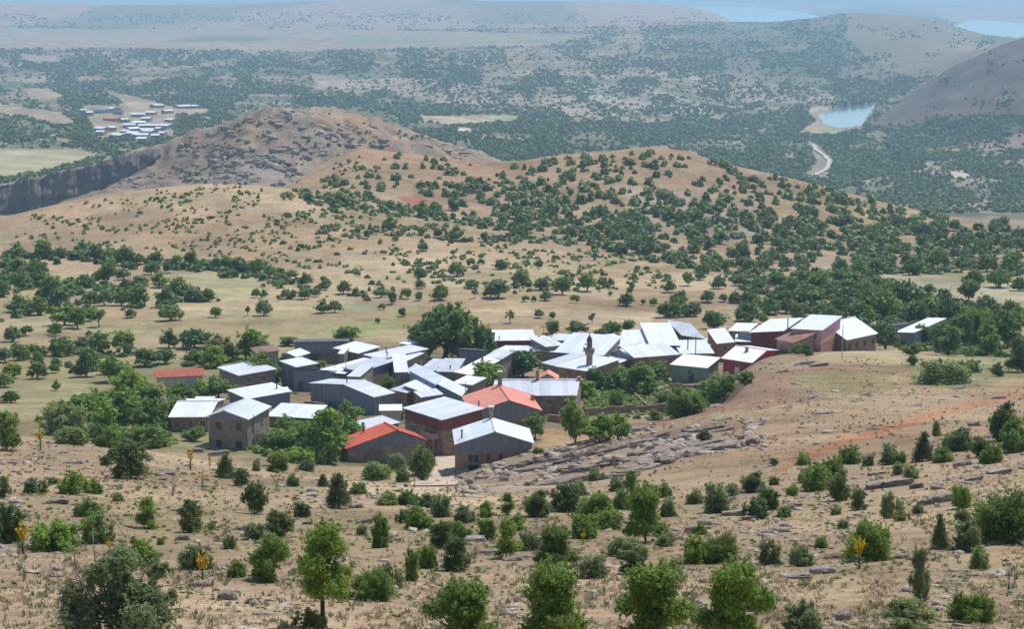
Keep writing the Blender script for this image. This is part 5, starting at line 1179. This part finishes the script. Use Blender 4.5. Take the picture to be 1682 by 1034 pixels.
# yard walls and garden
def drywall(pts, label, h=1.2, w=.5, mat='stone', name='stone_wall'):
    P = [hit(*q) for q in pts]; m = MB()
    rs = np.random.RandomState(len(label))
    for (x0, y0, _), (x1, y1, _) in zip(P[:-1], P[1:]):
        L = math.hypot(x1-x0, y1-y0); n = max(1, int(L/1.5)); dx, dy = (x1-x0)/L, (y1-y0)/L
        for k in range(n):
            a, b = k/n, (k+1)/n-.0005; hh = h*(0.85+.3*rs.rand())
            c = []
            for t in (a, b):
                X = x0+(x1-x0)*t; Y = y0+(y1-y0)*t; c.append((X, Y, gz(X, Y)))
            nx, ny = -dy*w/2, dx*w/2
            (ax, ay, az), (bx, by, bz) = c
            m.hexa([(ax-nx, ay-ny, az-.5), (bx-nx, by-ny, bz-.5), (bx+nx, by+ny, bz-.5), (ax+nx, ay+ny, az-.5), (ax-nx*.8, ay-ny*.8, az+hh), (bx-nx*.8, by-ny*.8, bz+hh), (bx+nx*.8, by+ny*.8, bz+hh), (ax+nx*.8, ay+ny*.8, az+hh)])
    me = m.mesh(name, M[mat]); uv_box(me); o = link(name, me)
    return tag(o, label, 'wall', 'dry stone walls of the village')
drywall([(960, 684), (1010, 679), (1060, 677), (1110, 675)], 'long low dry stone wall below the garden plots')
drywall([(900, 692), (930, 696), (960, 690)], 'short stone wall at the yard right of the long brown house')
drywall([(478, 678), (500, 668), (530, 672), (546, 668)], 'rubble wall of the yard in front of the dark gabled house', .9)
drywall([(575, 676), (600, 672), (626, 676)], 'earth brown wall below the dark gabled house', 1.0)
drywall([(1100, 636), (1140, 640), (1190, 632)], 'stone wall at the foot of the green walled house', .8)
drywall([(740, 668), (752, 690), (756, 706)], 'ochre wall left of the salmon roofed house', 1.4, .5, 'plaster')
drywall([(1062, 560+110), (1030, 640), (1090, 632)], 'pale terrace wall climbing through the gardens', .7)
def ground_cover(name, poly, n, size, mat, label, cat, seed, rows=False, hgt=.5, nf=14):
    rs = np.random.RandomState(seed); L = []
    x0, x1 = min(p[0] for p in poly), max(p[0] for p in poly); y0, y1 = min(p[1] for p in poly), max(p[1] for p in poly)
    while len(L) < n:
        a, b = rs.uniform(x0, x1), rs.uniform(y0, y1)
        if rows: b = y0+round((b-y0)/4.0)*4.0+rs.normal()*.5
        if inpoly(np.array([a]), np.array([b]), poly)[0]: L.append((a, b, rs.uniform(.6, 1.3)*size))
    P, W = points(L); return tag(blob_field(name, P, W, mat, nf, seed, hgt), label, cat, kind='stuff')
ground_cover('garden_plants', [(955, 640), (1000, 636), (1060, 655), (1110, 668), (1100, 676), (1000, 678), (962, 680)], 520, 9, M['leaf_bright'], 'rows of bright green garden plants between the village walls', 'garden plants', 3, True)
ground_cover('garden_bushes', [(460, 700), (560, 690), (590, 720), (560, 760), (480, 760), (400, 742), (420, 730)], 330, 15, M['leaf_near'], 'tangled green growth below the left houses of the village', 'undergrowth', 4, nf=30)
ground_cover('orchard_growth', [(60, 690), (150, 650), (260, 640), (300, 660), (275, 700), (290, 735), (200, 735), (90, 722)], 420, 16, M['leaf_near'], 'dense undergrowth beneath the trees left of the village', 'undergrowth', 5, nf=30)
ground_cover('village_growth', [(880, 600), (1100, 605), (1120, 640), (1090, 660), (960, 660), (935, 640)], 200, 13, M['leaf_field'], 'green growth between the gardens below the minaret', 'undergrowth', 6, nf=30)
ground_cover('yard_growth', [(480, 600), (700, 600), (770, 690), (740, 720), (560, 690), (440, 690), (440, 640)], 150, 8, M['leaf_near'], 'weeds and bushes in the gaps between the village houses', 'undergrowth', 17, nf=30)
ground_cover('village_weeds', [(1080, 640), (1200, 628), (1190, 650), (1120, 670), (1090, 690), (1020, 690)], 160, 10, M['leaf_grey'], 'rough weeds beside the green walled house', 'weeds', 7, nf=24)
ground_cover('hedge_growth', [(1440, 555), (1682, 548), (1700, 590), (1560, 585), (1470, 575)], 260, 16, M['leaf_field'], 'thick green growth under the trees right of the village', 'undergrowth', 8, nf=30)
ground_cover('gully_growth', [(1190, 450), (1300, 455), (1420, 440), (1680, 440), (1700, 455), (1560, 450), (1430, 452), (1520, 480), (1560, 500), (1700, 505), (1700, 545), (1340, 535), (1320, 500), (1250, 500)], 560, 18, M['leaf_hill'], 'scrubby thicket between the woods and fields right of the village', 'thicket', 9, nf=40)
for s in HS: print('H', s)
# ---------------------------------------------------------------- the second village, far down the valley
VL = """138 183 9 w;147 187 10 w;170 184 24 d;187 180 14 w;195 186 12 d;188 197 22 o;203 199 12 w;227 190 20 w;249 187 14 w;275 184 14 w;258 175 16 g;300 176 20 w;322 176 13 w;168 214 18 w;166 220 12 w;182 213 12 w;197 225 22 w;213 208 18 w;228 204 18 w;237 209 16 w;
241 216 18 w;222 222 20 w;232 225 22 w;246 219 16 w;255 226 12 w;267 222 10 w;273 209 18 w;281 199 14 w;241 197 13 w;234 231 14 w;206 199 10 g;253 209 14 w;218 214 16 w;262 214 11 w;208 219 13 g"""
rs = np.random.RandomState(4)
for i, s in enumerate(VL.replace('\n', '').split(';')):
    a, b, c, k = s.split(); a, b, c = float(a), float(b), float(c)
    X, Y, z = hit(a, b+2); W = 1.2*c*(Y*cs-(z-CZ)*sn)/FPX; D = max(9, W*rs.uniform(.8, 1.25)); h = 3.6; ri = 1.4; dr = 1.5
    e = empty('village_house', (X, Y, z), rs.uniform(-.8, .8)); m = MB(); w2, d2 = W/2*.94, D/2*.94
    dark = k == 'd'
    mb = MB(); mb.hexa([(-w2, -d2, -4), (w2, -d2, -4), (w2, d2, -4), (-w2, d2, -4), (-w2, -d2, h), (w2, -d2, h), (w2, d2, h), (-w2, d2, h)])
    mb.poly([(w2, -d2, h), (w2, d2, h), (w2, 0, h+ri)]); mb.poly([(-w2, d2, h), (-w2, -d2, h), (-w2, 0, h+ri)])
    me = mb.mesh('wall', M['stone_grey' if not dark else 'siding']); uv_box(me); link('wall', me, e)
    w2, d2 = W/2, D/2; mb = MB()
    for sg in (-1, 1):
        bt = [(-w2, sg*d2, h), (w2, sg*d2, h), (w2, 0, h+ri), (-w2, 0, h+ri)]
        if sg > 0: bt = bt[::-1]
        mb.hexa(bt+[(x, y, zz+.25) for x, y, zz in bt])
    mb.build('roof', M[{'w': 'metal', 'd': 'dark_roof', 'o': 'tile_roof', 'g': 'metal_old'}[k]], e)
    nm = {'w': 'pale roofed house', 'd': 'dark roofed barn', 'o': 'orange roofed house', 'g': 'dull grey roofed house'}[k]
    tag(e, None, 'house', 'houses of the distant second village')
    V2 = [(188, 197, 'the orange roof of the far village'), (140, 185, 'the left tip of the far village'), (170, 184, 'the big dark barn of the far village'), (322, 176, 'the last roof on the right of the far village'), (200, 227, 'the bottom edge of the far village'), (273, 209, 'the right side grove of the far village'), (227, 190, 'the upper group of the far village')]
    bst = min(V2, key=lambda q: (q[0]-a)**2+(q[1]-b)**2*4)
    e['_v'] = 1; del e['_v']; LABV = (e, nm, a, b, bst)
    rel = 'at' if math.hypot(a-bst[0], b-bst[1]) < 3 else ('left of' if a < bst[0]-5 else 'right of' if a > bst[0]+5 else 'above' if b < bst[1] else 'below')
    if k == 'o': e['label'] = 'only orange roofed house in the distant second village'
    else: V2L = globals().setdefault('V2LAB', {}); V2L.setdefault((nm, rel, bst[2]), []).append((math.hypot(a-bst[0], b-bst[1]), e))
for (nm, rel, t), L in V2LAB.items():
    L.sort(key=lambda q: q[0])
    for i, (_, e) in enumerate(L): e['label'] = ((ORD[i]+'nearest ') if len(L) > 1 else 'tiny ')+f'{nm} {rel} {t}'

# ---------------------------------------------------------------- rocks, stones, dry grass, mulleins
def rock_mesh(seed, name='rock', n=5):
    import bmesh
    rs = np.random.RandomState(seed); bm = bmesh.new(); bmesh.ops.create_cube(bm, size=1.0)
    bmesh.ops.subdivide_edges(bm, edges=bm.edges[:], cuts=n, use_grid_fill=True)
    o = rs.rand(3)*50
    co = np.array([v.co[:] for v in bm.verts]); d = co/np.linalg.norm(co, axis=1)[:, None]
    k = co*0.72+d*0.22
    f = fbm(co[:, 0]*2.2+o[0]+co[:, 2]*3, co[:, 1]*2.2+o[1]-co[:, 2]*2, 3, seed)-.5
    lay = np.round(co[:, 2]*3.5)/3.5; sh = vnoise(lay*9+o[2], lay*3, seed)-.5
    k = k*(1+.5*f[:, None]); k[:, 0] += sh*.14; k[:, 1] += sh*.12
    k += rs.normal(size=k.shape)*.018
    for v, q in zip(bm.verts, k): v.co = q
    me = bpy.data.meshes.new(name); bm.to_mesh(me); bm.free(); me.materials.append(M['rock']); return me
RM = [rock_mesh(300+i) for i in range(6)]
rs = np.random.RandomState(12)
def rock(px, v, wpx, hm, label=None, ang=None, dep=None):
    X, Y, z = hit(px, v); w_ = wpx*(Y*cs-(z-CZ)*sn)/FPX
    o = link('rock', RM[rs.randint(6)]); o.location = (X, Y, z+hm*.04)
    o.scale = (w_, dep or w_*rs.uniform(.45, .8), hm*1.25)
    o.rotation_euler = (rs.uniform(-.22, .05), rs.uniform(-.22, -.02), rs.uniform(-.15, .35) if ang is None else ang)
    tag(o, None, 'rock', 'rocks of the slopes'); later(o, label or ('large grey rock' if wpx > 26 else 'grey rock'), px, v-3)
    return o
# ledges: bands climbing to the right across the spur
bands = [((865, 800), (1010, 785), (1130, 745), (1235, 730)), ((900, 782), (1000, 768), (1100, 741), (1190, 724)), ((830, 770), (900, 758), (1000, 742), (1110, 718), (1180, 708)), ((790, 790), (860, 776), (930, 760)), ((900, 745), (980, 724), (1060, 706))]
for bi, bd in enumerate(bands):
    xs_ = [p[0] for p in bd]; ys_ = [p[1] for p in bd]; xx = np.linspace(xs_[0], xs_[-1], 60); vv = np.interp(xx, xs_, ys_); BX, BY, BZ = hitv(xx, vv)
    BX = np.convolve(np.pad(BX, 4, 'edge'), np.ones(9)/9, 'valid'); BY = np.convolve(np.pad(BY, 4, 'edge'), np.ones(9)/9, 'valid')
    sl_ = np.r_[0, np.cumsum(np.hypot(np.diff(BX), np.diff(BY)))]; t = 0.0
    while t < sl_[-1]:
        L_ = rs.uniform(1.4, 5.5); X = float(np.interp(t+L_/2, sl_, BX)); Y = float(np.interp(t+L_/2, sl_, BY)); X2 = float(np.interp(t+L_/2+2, sl_, BX)); Y2 = float(np.interp(t+L_/2+2, sl_, BY))
        an = math.atan2(Y2-Y, X2-X) if abs(X2-X)+abs(Y2-Y) > .01 else 1.2
        for side in range(3 if bi < 3 else 2):
            off = (side-.8)*rs.uniform(.8, 1.7)+rs.normal()*.3; Xs = X-math.sin(an)*off; Ys = Y+math.cos(an)*off; zz = gz(Xs, Ys); hm = rs.uniform(.25, .75)*(1.25 if bi == 0 and side == 0 else .8)
            ls = L_*rs.uniform(.6, 1.15); o = link('rock', RM[rs.randint(6)]); o.location = (Xs, Ys, zz+hm*.05); o.scale = (ls, rs.uniform(.5, 1.1), hm*1.3)
            zu = gz(Xs+math.cos(an)*1.5, Ys+math.sin(an)*1.5)-gz(Xs-math.cos(an)*1.5, Ys-math.sin(an)*1.5)
            o.rotation_euler = (rs.uniform(-.35, .1), -math.atan2(zu, 3.0)+rs.normal()*.06, an+rs.normal()*.12)
            tag(o, None, 'rock', 'rocks of the slopes'); a_, b_ = project(Xs, Ys, zz); later(o, 'layered grey ledge rock' if ls > 3 else 'broken ledge rock', float(a_), float(b_))
        t += L_*rs.uniform(.75, 1.15)
for k in range(30):
    t = rs.rand(); a = 760+t*460; b = float(np.interp(a, [760, 860, 1000, 1230], [792, 770, 742, 715]))+rs.uniform(-14, 16)
    rock(a, b, rs.uniform(7, 15), rs.uniform(.3, .7), 'small slope rock')
for a, b, c, h in ((120, 762, 26, .3), (60, 752, 20, .25), (275, 780, 24, .3), (95, 828, 34, .35), (130, 832, 24, .3), (240, 755, 20, .25), (190, 800, 20, .2), (330, 800, 22, .2), (470, 800, 16, .2), (510, 815, 22, .25), (300, 888, 22, .3), (330, 905, 26, .3), (395, 872, 26, .3),
 (375, 985, 26, .35), (415, 992, 16, .25), (330, 965, 22, .25), (265, 790, 16, .25), (20, 762, 18, .25), (290, 840, 16, .2), (505, 862, 16, .2), (600, 860, 24, .3), (650, 890, 16, .2), (780, 890, 30, .3), (795, 912, 40, .25), (840, 922, 26, .2), (585, 835, 20, .3), (570, 982, 20, .3),
 (1440, 803, 32, .5), (1475, 798, 42, .6), (1505, 803, 20, .4), (1580, 765, 26, .4), (1545, 825, 40, .6), (1520, 830, 24, .4), (1290, 838, 26, .3), (1205, 848, 34, .4), (1230, 855, 20, .3), (1140, 875, 26, .4), (1160, 862, 20, .3), (1280, 875, 30, .3), (1260, 880, 20, .3), (1305, 832, 20, .3), (1350, 942, 34, .3), (1310, 950, 40, .2),
 (1650, 890, 60, .25), (1690, 893, 40, .25), (1480, 918, 20, .2), (1370, 918, 26, .25), (1540, 800, 16, .3), (1600, 790, 26, .3), (1640, 778, 34, .4), (1620, 760, 20, .3), (1440, 780, 24, .3), (1390, 800, 20, .3), (1100, 885, 26, .3), (1080, 870, 20, .25), (1385, 1020, 20, .3), (1320, 600, 30, .8), (1345, 602, 26, .6), (1285, 612, 18, .4), (1600, 700, 16, .6),
 (1330, 655, 14, .3), (1290, 672, 20, .3), (1350, 680, 24, .3), (1240, 700, 26, .3), (1190, 690, 22, .3), (1420, 650, 20, .3), (1500, 668, 24, .3), (1570, 640, 20, .3), (1640, 655, 20, .3), (360, 748, 30, .8), (322, 742, 22, .6), (1140, 640, 16, .5), (1175, 668, 18, .3)):
    rock(a, b, c, h, 'pale flat rock' if h < .32 else 'jagged grey rock')
# loose stones: far too many to count
def stone_field(n, seed):
    rs = np.random.RandomState(seed); A = rs.uniform(-420, 2100, n); B = 600+460*rs.rand(n)**.9
    den = fbm(A/70.0, B/22.0, 4, 951); band = (np.abs(B-np.interp(A, [720, 860, 1000, 1230], [800, 768, 740, 712])) < 30) & (A > 720) & (A < 1260)
    rim = (np.abs(B-np.interp(A, [1240, 1500, 1700], [850, 800, 770])) < 26) & (A > 1230)
    left = (B < 850) & (A < 560) & (B > np.interp(A, [0, 210, 420, 560], [718, 742, 775, 795]))
    k = ((den > .60) & (rs.rand(n) < .4)) | (band & (rs.rand(n) < .8)) | (rim & (rs.rand(n) < .3)) | (left & (rs.rand(n) < .16)) | (rs.rand(n) < .02)
    A, B, band = A[k], B[k], band[k]; X, Y, Z = hitv(A, B)
    k = ~((Y > 330) | ((Y > 262) & (A < 1180))); band = band[k]
    P = np.stack([X, Y, Z], -1)[k]; m = len(P); S = np.minimum(.9, .045+.10*rs.rand(m)**3*(1+Y[k]/60.0))*np.where(band, 1.5, 1)
    ico = np.array([(0, 0, 1), (.89, 0, .45), (.28, .85, .45), (-.72, .53, .45), (-.72, -.53, .45), (.28, -.85, .45), (.72, .53, -.45), (-.28, .85, -.45), (-.89, 0, -.45), (-.28, -.85, -.45), (.72, -.53, -.45), (0, 0, -1)])
    fc = np.array([(0, 1, 2), (0, 2, 3), (0, 3, 4), (0, 4, 5), (0, 5, 1), (1, 6, 2), (2, 7, 3), (3, 8, 4), (4, 9, 5), (5, 10, 1), (6, 7, 2), (7, 8, 3), (8, 9, 4), (9, 10, 5), (10, 6, 1), (11, 7, 6), (11, 8, 7), (11, 9, 8), (11, 10, 9), (11, 6, 10)])
    th = rs.rand(m)*6.283; V = ico[None]*(1+.35*rs.normal(size=(m, 12, 1)))*np.stack([rs.uniform(.8, 1.9, m), rs.uniform(.6, 1.1, m), rs.uniform(.3, .7, m)], -1)[:, None, :]
    x = V[..., 0]*np.cos(th)[:, None]-V[..., 1]*np.sin(th)[:, None]; y = V[..., 0]*np.sin(th)[:, None]+V[..., 1]*np.cos(th)[:, None]
    V = np.stack([x, y, V[..., 2]], -1)*S[:, None, None]+P[:, None, :]; F = (fc[None]+12*np.arange(m)[:, None, None]).reshape(-1, 3)
    o = link('loose_stones', np_mesh('loose_stones', V.reshape(-1, 3), F, M['stones'])); print('stones', m)
    return tag(o, 'loose pale stones strewn over the dry slopes', 'stones', kind='stuff')
stone_field(29000, 61)
def crag_rocks():
    rs = np.random.RandomState(91); n = 9000; A = rs.uniform(180, 840, n); B = rs.uniform(180, 340, n); k = np.zeros(n, bool)
    for poly, pr in (([(350, 248), (440, 228), (530, 236), (550, 290), (430, 312), (335, 305)], .75), ([(455, 180), (500, 182), (600, 215), (640, 240), (560, 240), (500, 214)], .6), ([(300, 222), (380, 205), (400, 240), (340, 262), (290, 255)], .45),
                     ([(690, 222), (760, 235), (760, 252), (690, 246)], .4), ([(90, 322), (230, 288), (330, 268), (330, 306), (200, 326), (110, 342)], .4), ([(400, 186), (480, 182), (520, 230), (420, 230)], .2), ([(600, 205), (800, 255), (790, 268), (640, 240)], .1)):
        k |= inpoly(A, B, poly) & (rs.rand(n) < pr)
    k &= (fbm(A/26.0-B/14.0, B/9.0, 3, 953) > .50) & (rs.rand(n) < .6)
    A, B = A[k], B[k]; X, Y, Z = hitv(A, B); q = (Y > 1050) & (Y < 1262); P = np.stack([X, Y, Z], -1)[q]; m = len(P)
    S = rs.uniform(.5, 2.0, m); V, F = cobbles(rs, P, S, m, th=np.where(rs.rand(m) < .8, -.75, .3)+rs.normal(size=m)*.2, el=(1.3, 3.2), hh=(.5, 1.1))
    o = link('crag_rocks', np_mesh('crag_rocks', V, F, M['crag_rock'])); return tag(o, 'grey crags breaking through the brown rocky ridge', 'rocks', kind='stuff')
def cobbles(rs, P, S, m, th, el=(.8, 1.9), hh=(.3, .7)):
    ico = np.array([(0, 0, 1), (.89, 0, .45), (.28, .85, .45), (-.72, .53, .45), (-.72, -.53, .45), (.28, -.85, .45), (.72, .53, -.45), (-.28, .85, -.45), (-.89, 0, -.45), (-.28, -.85, -.45), (.72, -.53, -.45), (0, 0, -1)])
    fc = np.array([(0, 1, 2), (0, 2, 3), (0, 3, 4), (0, 4, 5), (0, 5, 1), (1, 6, 2), (2, 7, 3), (3, 8, 4), (4, 9, 5), (5, 10, 1), (6, 7, 2), (7, 8, 3), (8, 9, 4), (9, 10, 5), (10, 6, 1), (11, 7, 6), (11, 8, 7), (11, 9, 8), (11, 10, 9), (11, 6, 10)])
    V = ico[None]*(1+.35*rs.normal(size=(m, 12, 1)))*np.stack([rs.uniform(*el, m), rs.uniform(.6, 1.1, m), rs.uniform(*hh, m)], -1)[:, None, :]
    x = V[..., 0]*np.cos(th)[:, None]-V[..., 1]*np.sin(th)[:, None]; y = V[..., 0]*np.sin(th)[:, None]+V[..., 1]*np.cos(th)[:, None]
    V = np.stack([x, y, V[..., 2]], -1)*S[:, None, None]+P[:, None, :]; return V.reshape(-1, 3), (fc[None]+12*np.arange(m)[:, None, None]).reshape(-1, 3)
M['crag_rock'] = rock_mat('crag_limestone', (0.19, 0.15, 0.12), (0.33, 0.275, 0.225), (0.47, 0.41, 0.35))
crag_rocks()
def tufts(n, seed, mat, name, label, cat, hs, thr, vmin=640, blades=6, spread=.10, width=.012):
    rs = np.random.RandomState(seed); A = rs.uniform(-420, 2100, n); B = vmin+(1070-vmin)*rs.rand(n)
    den = fbm(A/60.0, B/26.0, 4, seed+5); k = (den > thr) | (rs.rand(n) < .12); A, B = A[k], B[k]
    P = np.stack(hitv(A, B), -1); P = P[((P[:, 1] < 255) | (P[:, 0] > 35)) & (P[:, 1] < 350)]; m = len(P)
    az = rs.rand(m, blades)*6.283; ln = rs.uniform(.5, 1.2, (m, blades))*hs*(1+P[:, 1:2]/260.0); lean = rs.uniform(.1, .7, (m, blades))
    b0 = P[:, None, :]+np.stack([np.cos(az), np.sin(az), az*0], -1)*rs.uniform(0, spread, (m, blades))[..., None]
    tip = b0+np.stack([np.cos(az)*lean, np.sin(az)*lean, np.ones_like(az)], -1)*ln[..., None]
    pr = np.stack([-np.sin(az), np.cos(az), az*0], -1)*(width*(1+P[:, 1]/60.0))[:, None, None]
    V = np.stack([b0-pr, b0+pr, tip+pr*.3, tip-pr*.3], 2).reshape(-1, 3)
    t = np.clip(rs.rand(m, 1)*.6+rs.rand(m, blades)*.5, 0, 1); C = np.repeat(np.stack([t, t*0, t*0], -1).reshape(-1, 3), 4, axis=0)
    o = link(name, np_mesh(name, V, np.arange(len(V)).reshape(-1, 4), mat, C)); print(name, m)
    return tag(o, label, cat, kind='stuff')
tufts(38000, 71, M['grass_dry'], 'dry_grass', 'short straw coloured dry grass over the near slopes', 'grass', .06, .47, vmin=590)
tufts(13000, 72, M['weeds'], 'low_weeds', 'low grey green weeds between the stones', 'weeds', .10, .58, blades=9, spread=.16, width=.018, vmin=590)
# mulleins: tall stems with candelabra of yellow flowers
def mullein_meshes(seed, arms):
    rs = np.random.RandomState(seed); st = MB(); st.tube([(0, 0, -.05), (0, 0, .35), (0.02, 0, .95)], [.028, .022, .012], 6)
    fl = MB(); spikes = [((.02, 0, .38), (.03, 0, 1.0))]
    for i in range(arms):
        a = i*2.4+rs.rand(); z0 = .36+.22*i/arms; r = rs.uniform(.13, .22); spikes.append(((0, 0, z0), (r*math.cos(a), r*math.sin(a), z0+rs.uniform(.22, .40))))
    for p, q in spikes:
        p = np.array(p); q = np.array(q); st.tube([p, (p+q)/2+[0, 0, -.02], q], [.010, .008, .004], 4)
        for k in range(34):
            t = .18+.82*rs.rand(); c = p+(q-p)*t+rs.normal(size=3)*.013; s = .036*(1.25-.6*t)
            u_ = rs.normal(size=3); u_ /= np.linalg.norm(u_); w_ = np.cross(u_, rs.normal(size=3)); w_ /= np.linalg.norm(w_); fl.poly([c-u_*s, c+w_*s, c+u_*s, c-w_*s])
    lf = MB()
    for i in range(16):
        a = i*2.4; L = rs.uniform(.14, .24); z = .02+.02*i; d = np.array([math.cos(a), math.sin(a), .5]); n_ = np.array([-math.sin(a), math.cos(a), 0])*.045; c = np.array([0, 0, z]); lf.poly([c, c+d*L*.5+n_, c+d*L*np.array([1, 1, .6]), c+d*L*.5-n_])
    return st.mesh('stalk', M['mullein_leaf'], True), fl.mesh('flower_spikes', M['mullein']), lf.mesh('leaves', M['mullein_leaf'])
MM = [mullein_meshes(5, 12), mullein_meshes(6, 9), mullein_meshes(7, 4)]
for a, b, h, k, lab in ((1411, 936, 58, 0, 'tallest yellow mullein in full flower at lower right'), (1449, 914, 24, 1, 'smaller yellow mullein just right of the tallest one'), (333, 961, 60, 0, 'bright yellow mullein left of the small tree at the bottom'),
  (38, 911, 58, 1, 'pale yellow mullein near the left edge'), (75, 887, 24, 1, 'faint yellow mullein right of the pale one at the left edge'), (180, 912, 28, 1, 'yellow mullein above the big grey green shrub'), (313, 773, 42, 2, 'slim yellow mullein on the rim left of the tall stone house'),
  (345, 766, 22, 2, 'very small yellow mullein on the rim by the slim one'), (333, 804, 32, 2, 'pale slim mullein below the rim at left'), (455, 804, 24, 2, 'small slim mullein below the dark bush at the rim'), (476, 862, 28, 2, 'little yellow mullein in the middle of the left slope'),
  (958, 895, 24, 1, 'yellow mullein right of the broad green shrub'), (67, 738, 38, 2, 'slim mullein at the far left rim'), (1480, 700, 12, 2, 'tiny mullein beside the orange dirt track'), (735, 812, 22, 2, 'small mullein beside the pale sandy path'), (681, 802, 20, 2, 'small mullein at the near end of the lane'), (1482, 846, 20, 2, 'short mullein among the bushes at right'), (490, 775, 16, 2, 'tiny mullein at the rim above the left slope')):
    X, Y, z = hit(a, b); H = h*(Y*cs-(z-CZ)*sn)/FPX; e = empty('mullein', (X, Y, z), rs.uniform(0, 6), (H, H, H)); tag(e, lab, 'mullein', 'yellow mulleins on the slope')
    for nm, me in zip(('stalk', 'flower_spikes', 'leaves'), MM[k]): link(nm, me, e)
# dry, leafless plants
def dead_mesh(seed):
    rs = np.random.RandomState(seed); m = MB()
    for s in range(3):
        b = np.array([rs.normal()*.03, rs.normal()*.03, -.03]); t = b+[rs.normal()*.12, rs.normal()*.1, rs.uniform(.6, 1.0)]; m.tube([b, (b+t)/2+rs.normal(size=3)*.02, t], [.018, .013, .004], 5)
        for k in range(6):
            p = b+(t-b)*rs.uniform(.35, .95); q = p+[rs.normal()*.16, rs.normal()*.14, rs.uniform(.08, .25)]; m.tube([p, q], [.007, .002], 3)
            for j in range(2): r_ = p+(q-p)*rs.rand(); m.tube([r_, r_+rs.normal(size=3)*.06+[0, 0, .04]], [.004, .001], 3)
    return m.mesh('dry_plant', M['twig'], True)
DM = [dead_mesh(i) for i in (1, 2, 3)]
for i, (a, b, h, lab) in enumerate(((1656, 970, 44, 'leafless dry bush near the lower right edge'), (1667, 960, 36, 'second leafless stalk right of the dry bush'), (284, 815, 34, 'reddish dry stalk on the left slope'), (350, 975, 30, 'bare twigs lying beside the yellow mullein'), (1508, 925, 50, 'bare branches above the grey green shrub at lower right'),
  (780, 925, 26, 'thin dry stalk in the middle of the slope'), (8, 1020, 34, 'dry twigs in the bottom left corner'), (566, 1030, 40, 'dry twigs right of the small tree at the bottom'), (1563, 905, 30, 'dry stalk beside the narrow dark juniper'), (1225, 925, 22, 'dry twigs between two shrubs at right'), (620, 1000, 16, 'dry twig below the rounded shrub'), (1640, 790, 18, 'dry stalk on the stony rim at right'), (450, 795, 16, 'dry stalk by the small mullein'))):
    X, Y, z = hit(a, b); H = h*(Y*cs-(z-CZ)*sn)/FPX; o = link('dry_plant', DM[i % 3]); o.location = (X, Y, z); o.scale = (H, H, H); o.rotation_euler = (0, 0, i*1.3); tag(o, lab, 'dry plant', 'dry plants on the slope')
finish_labels()
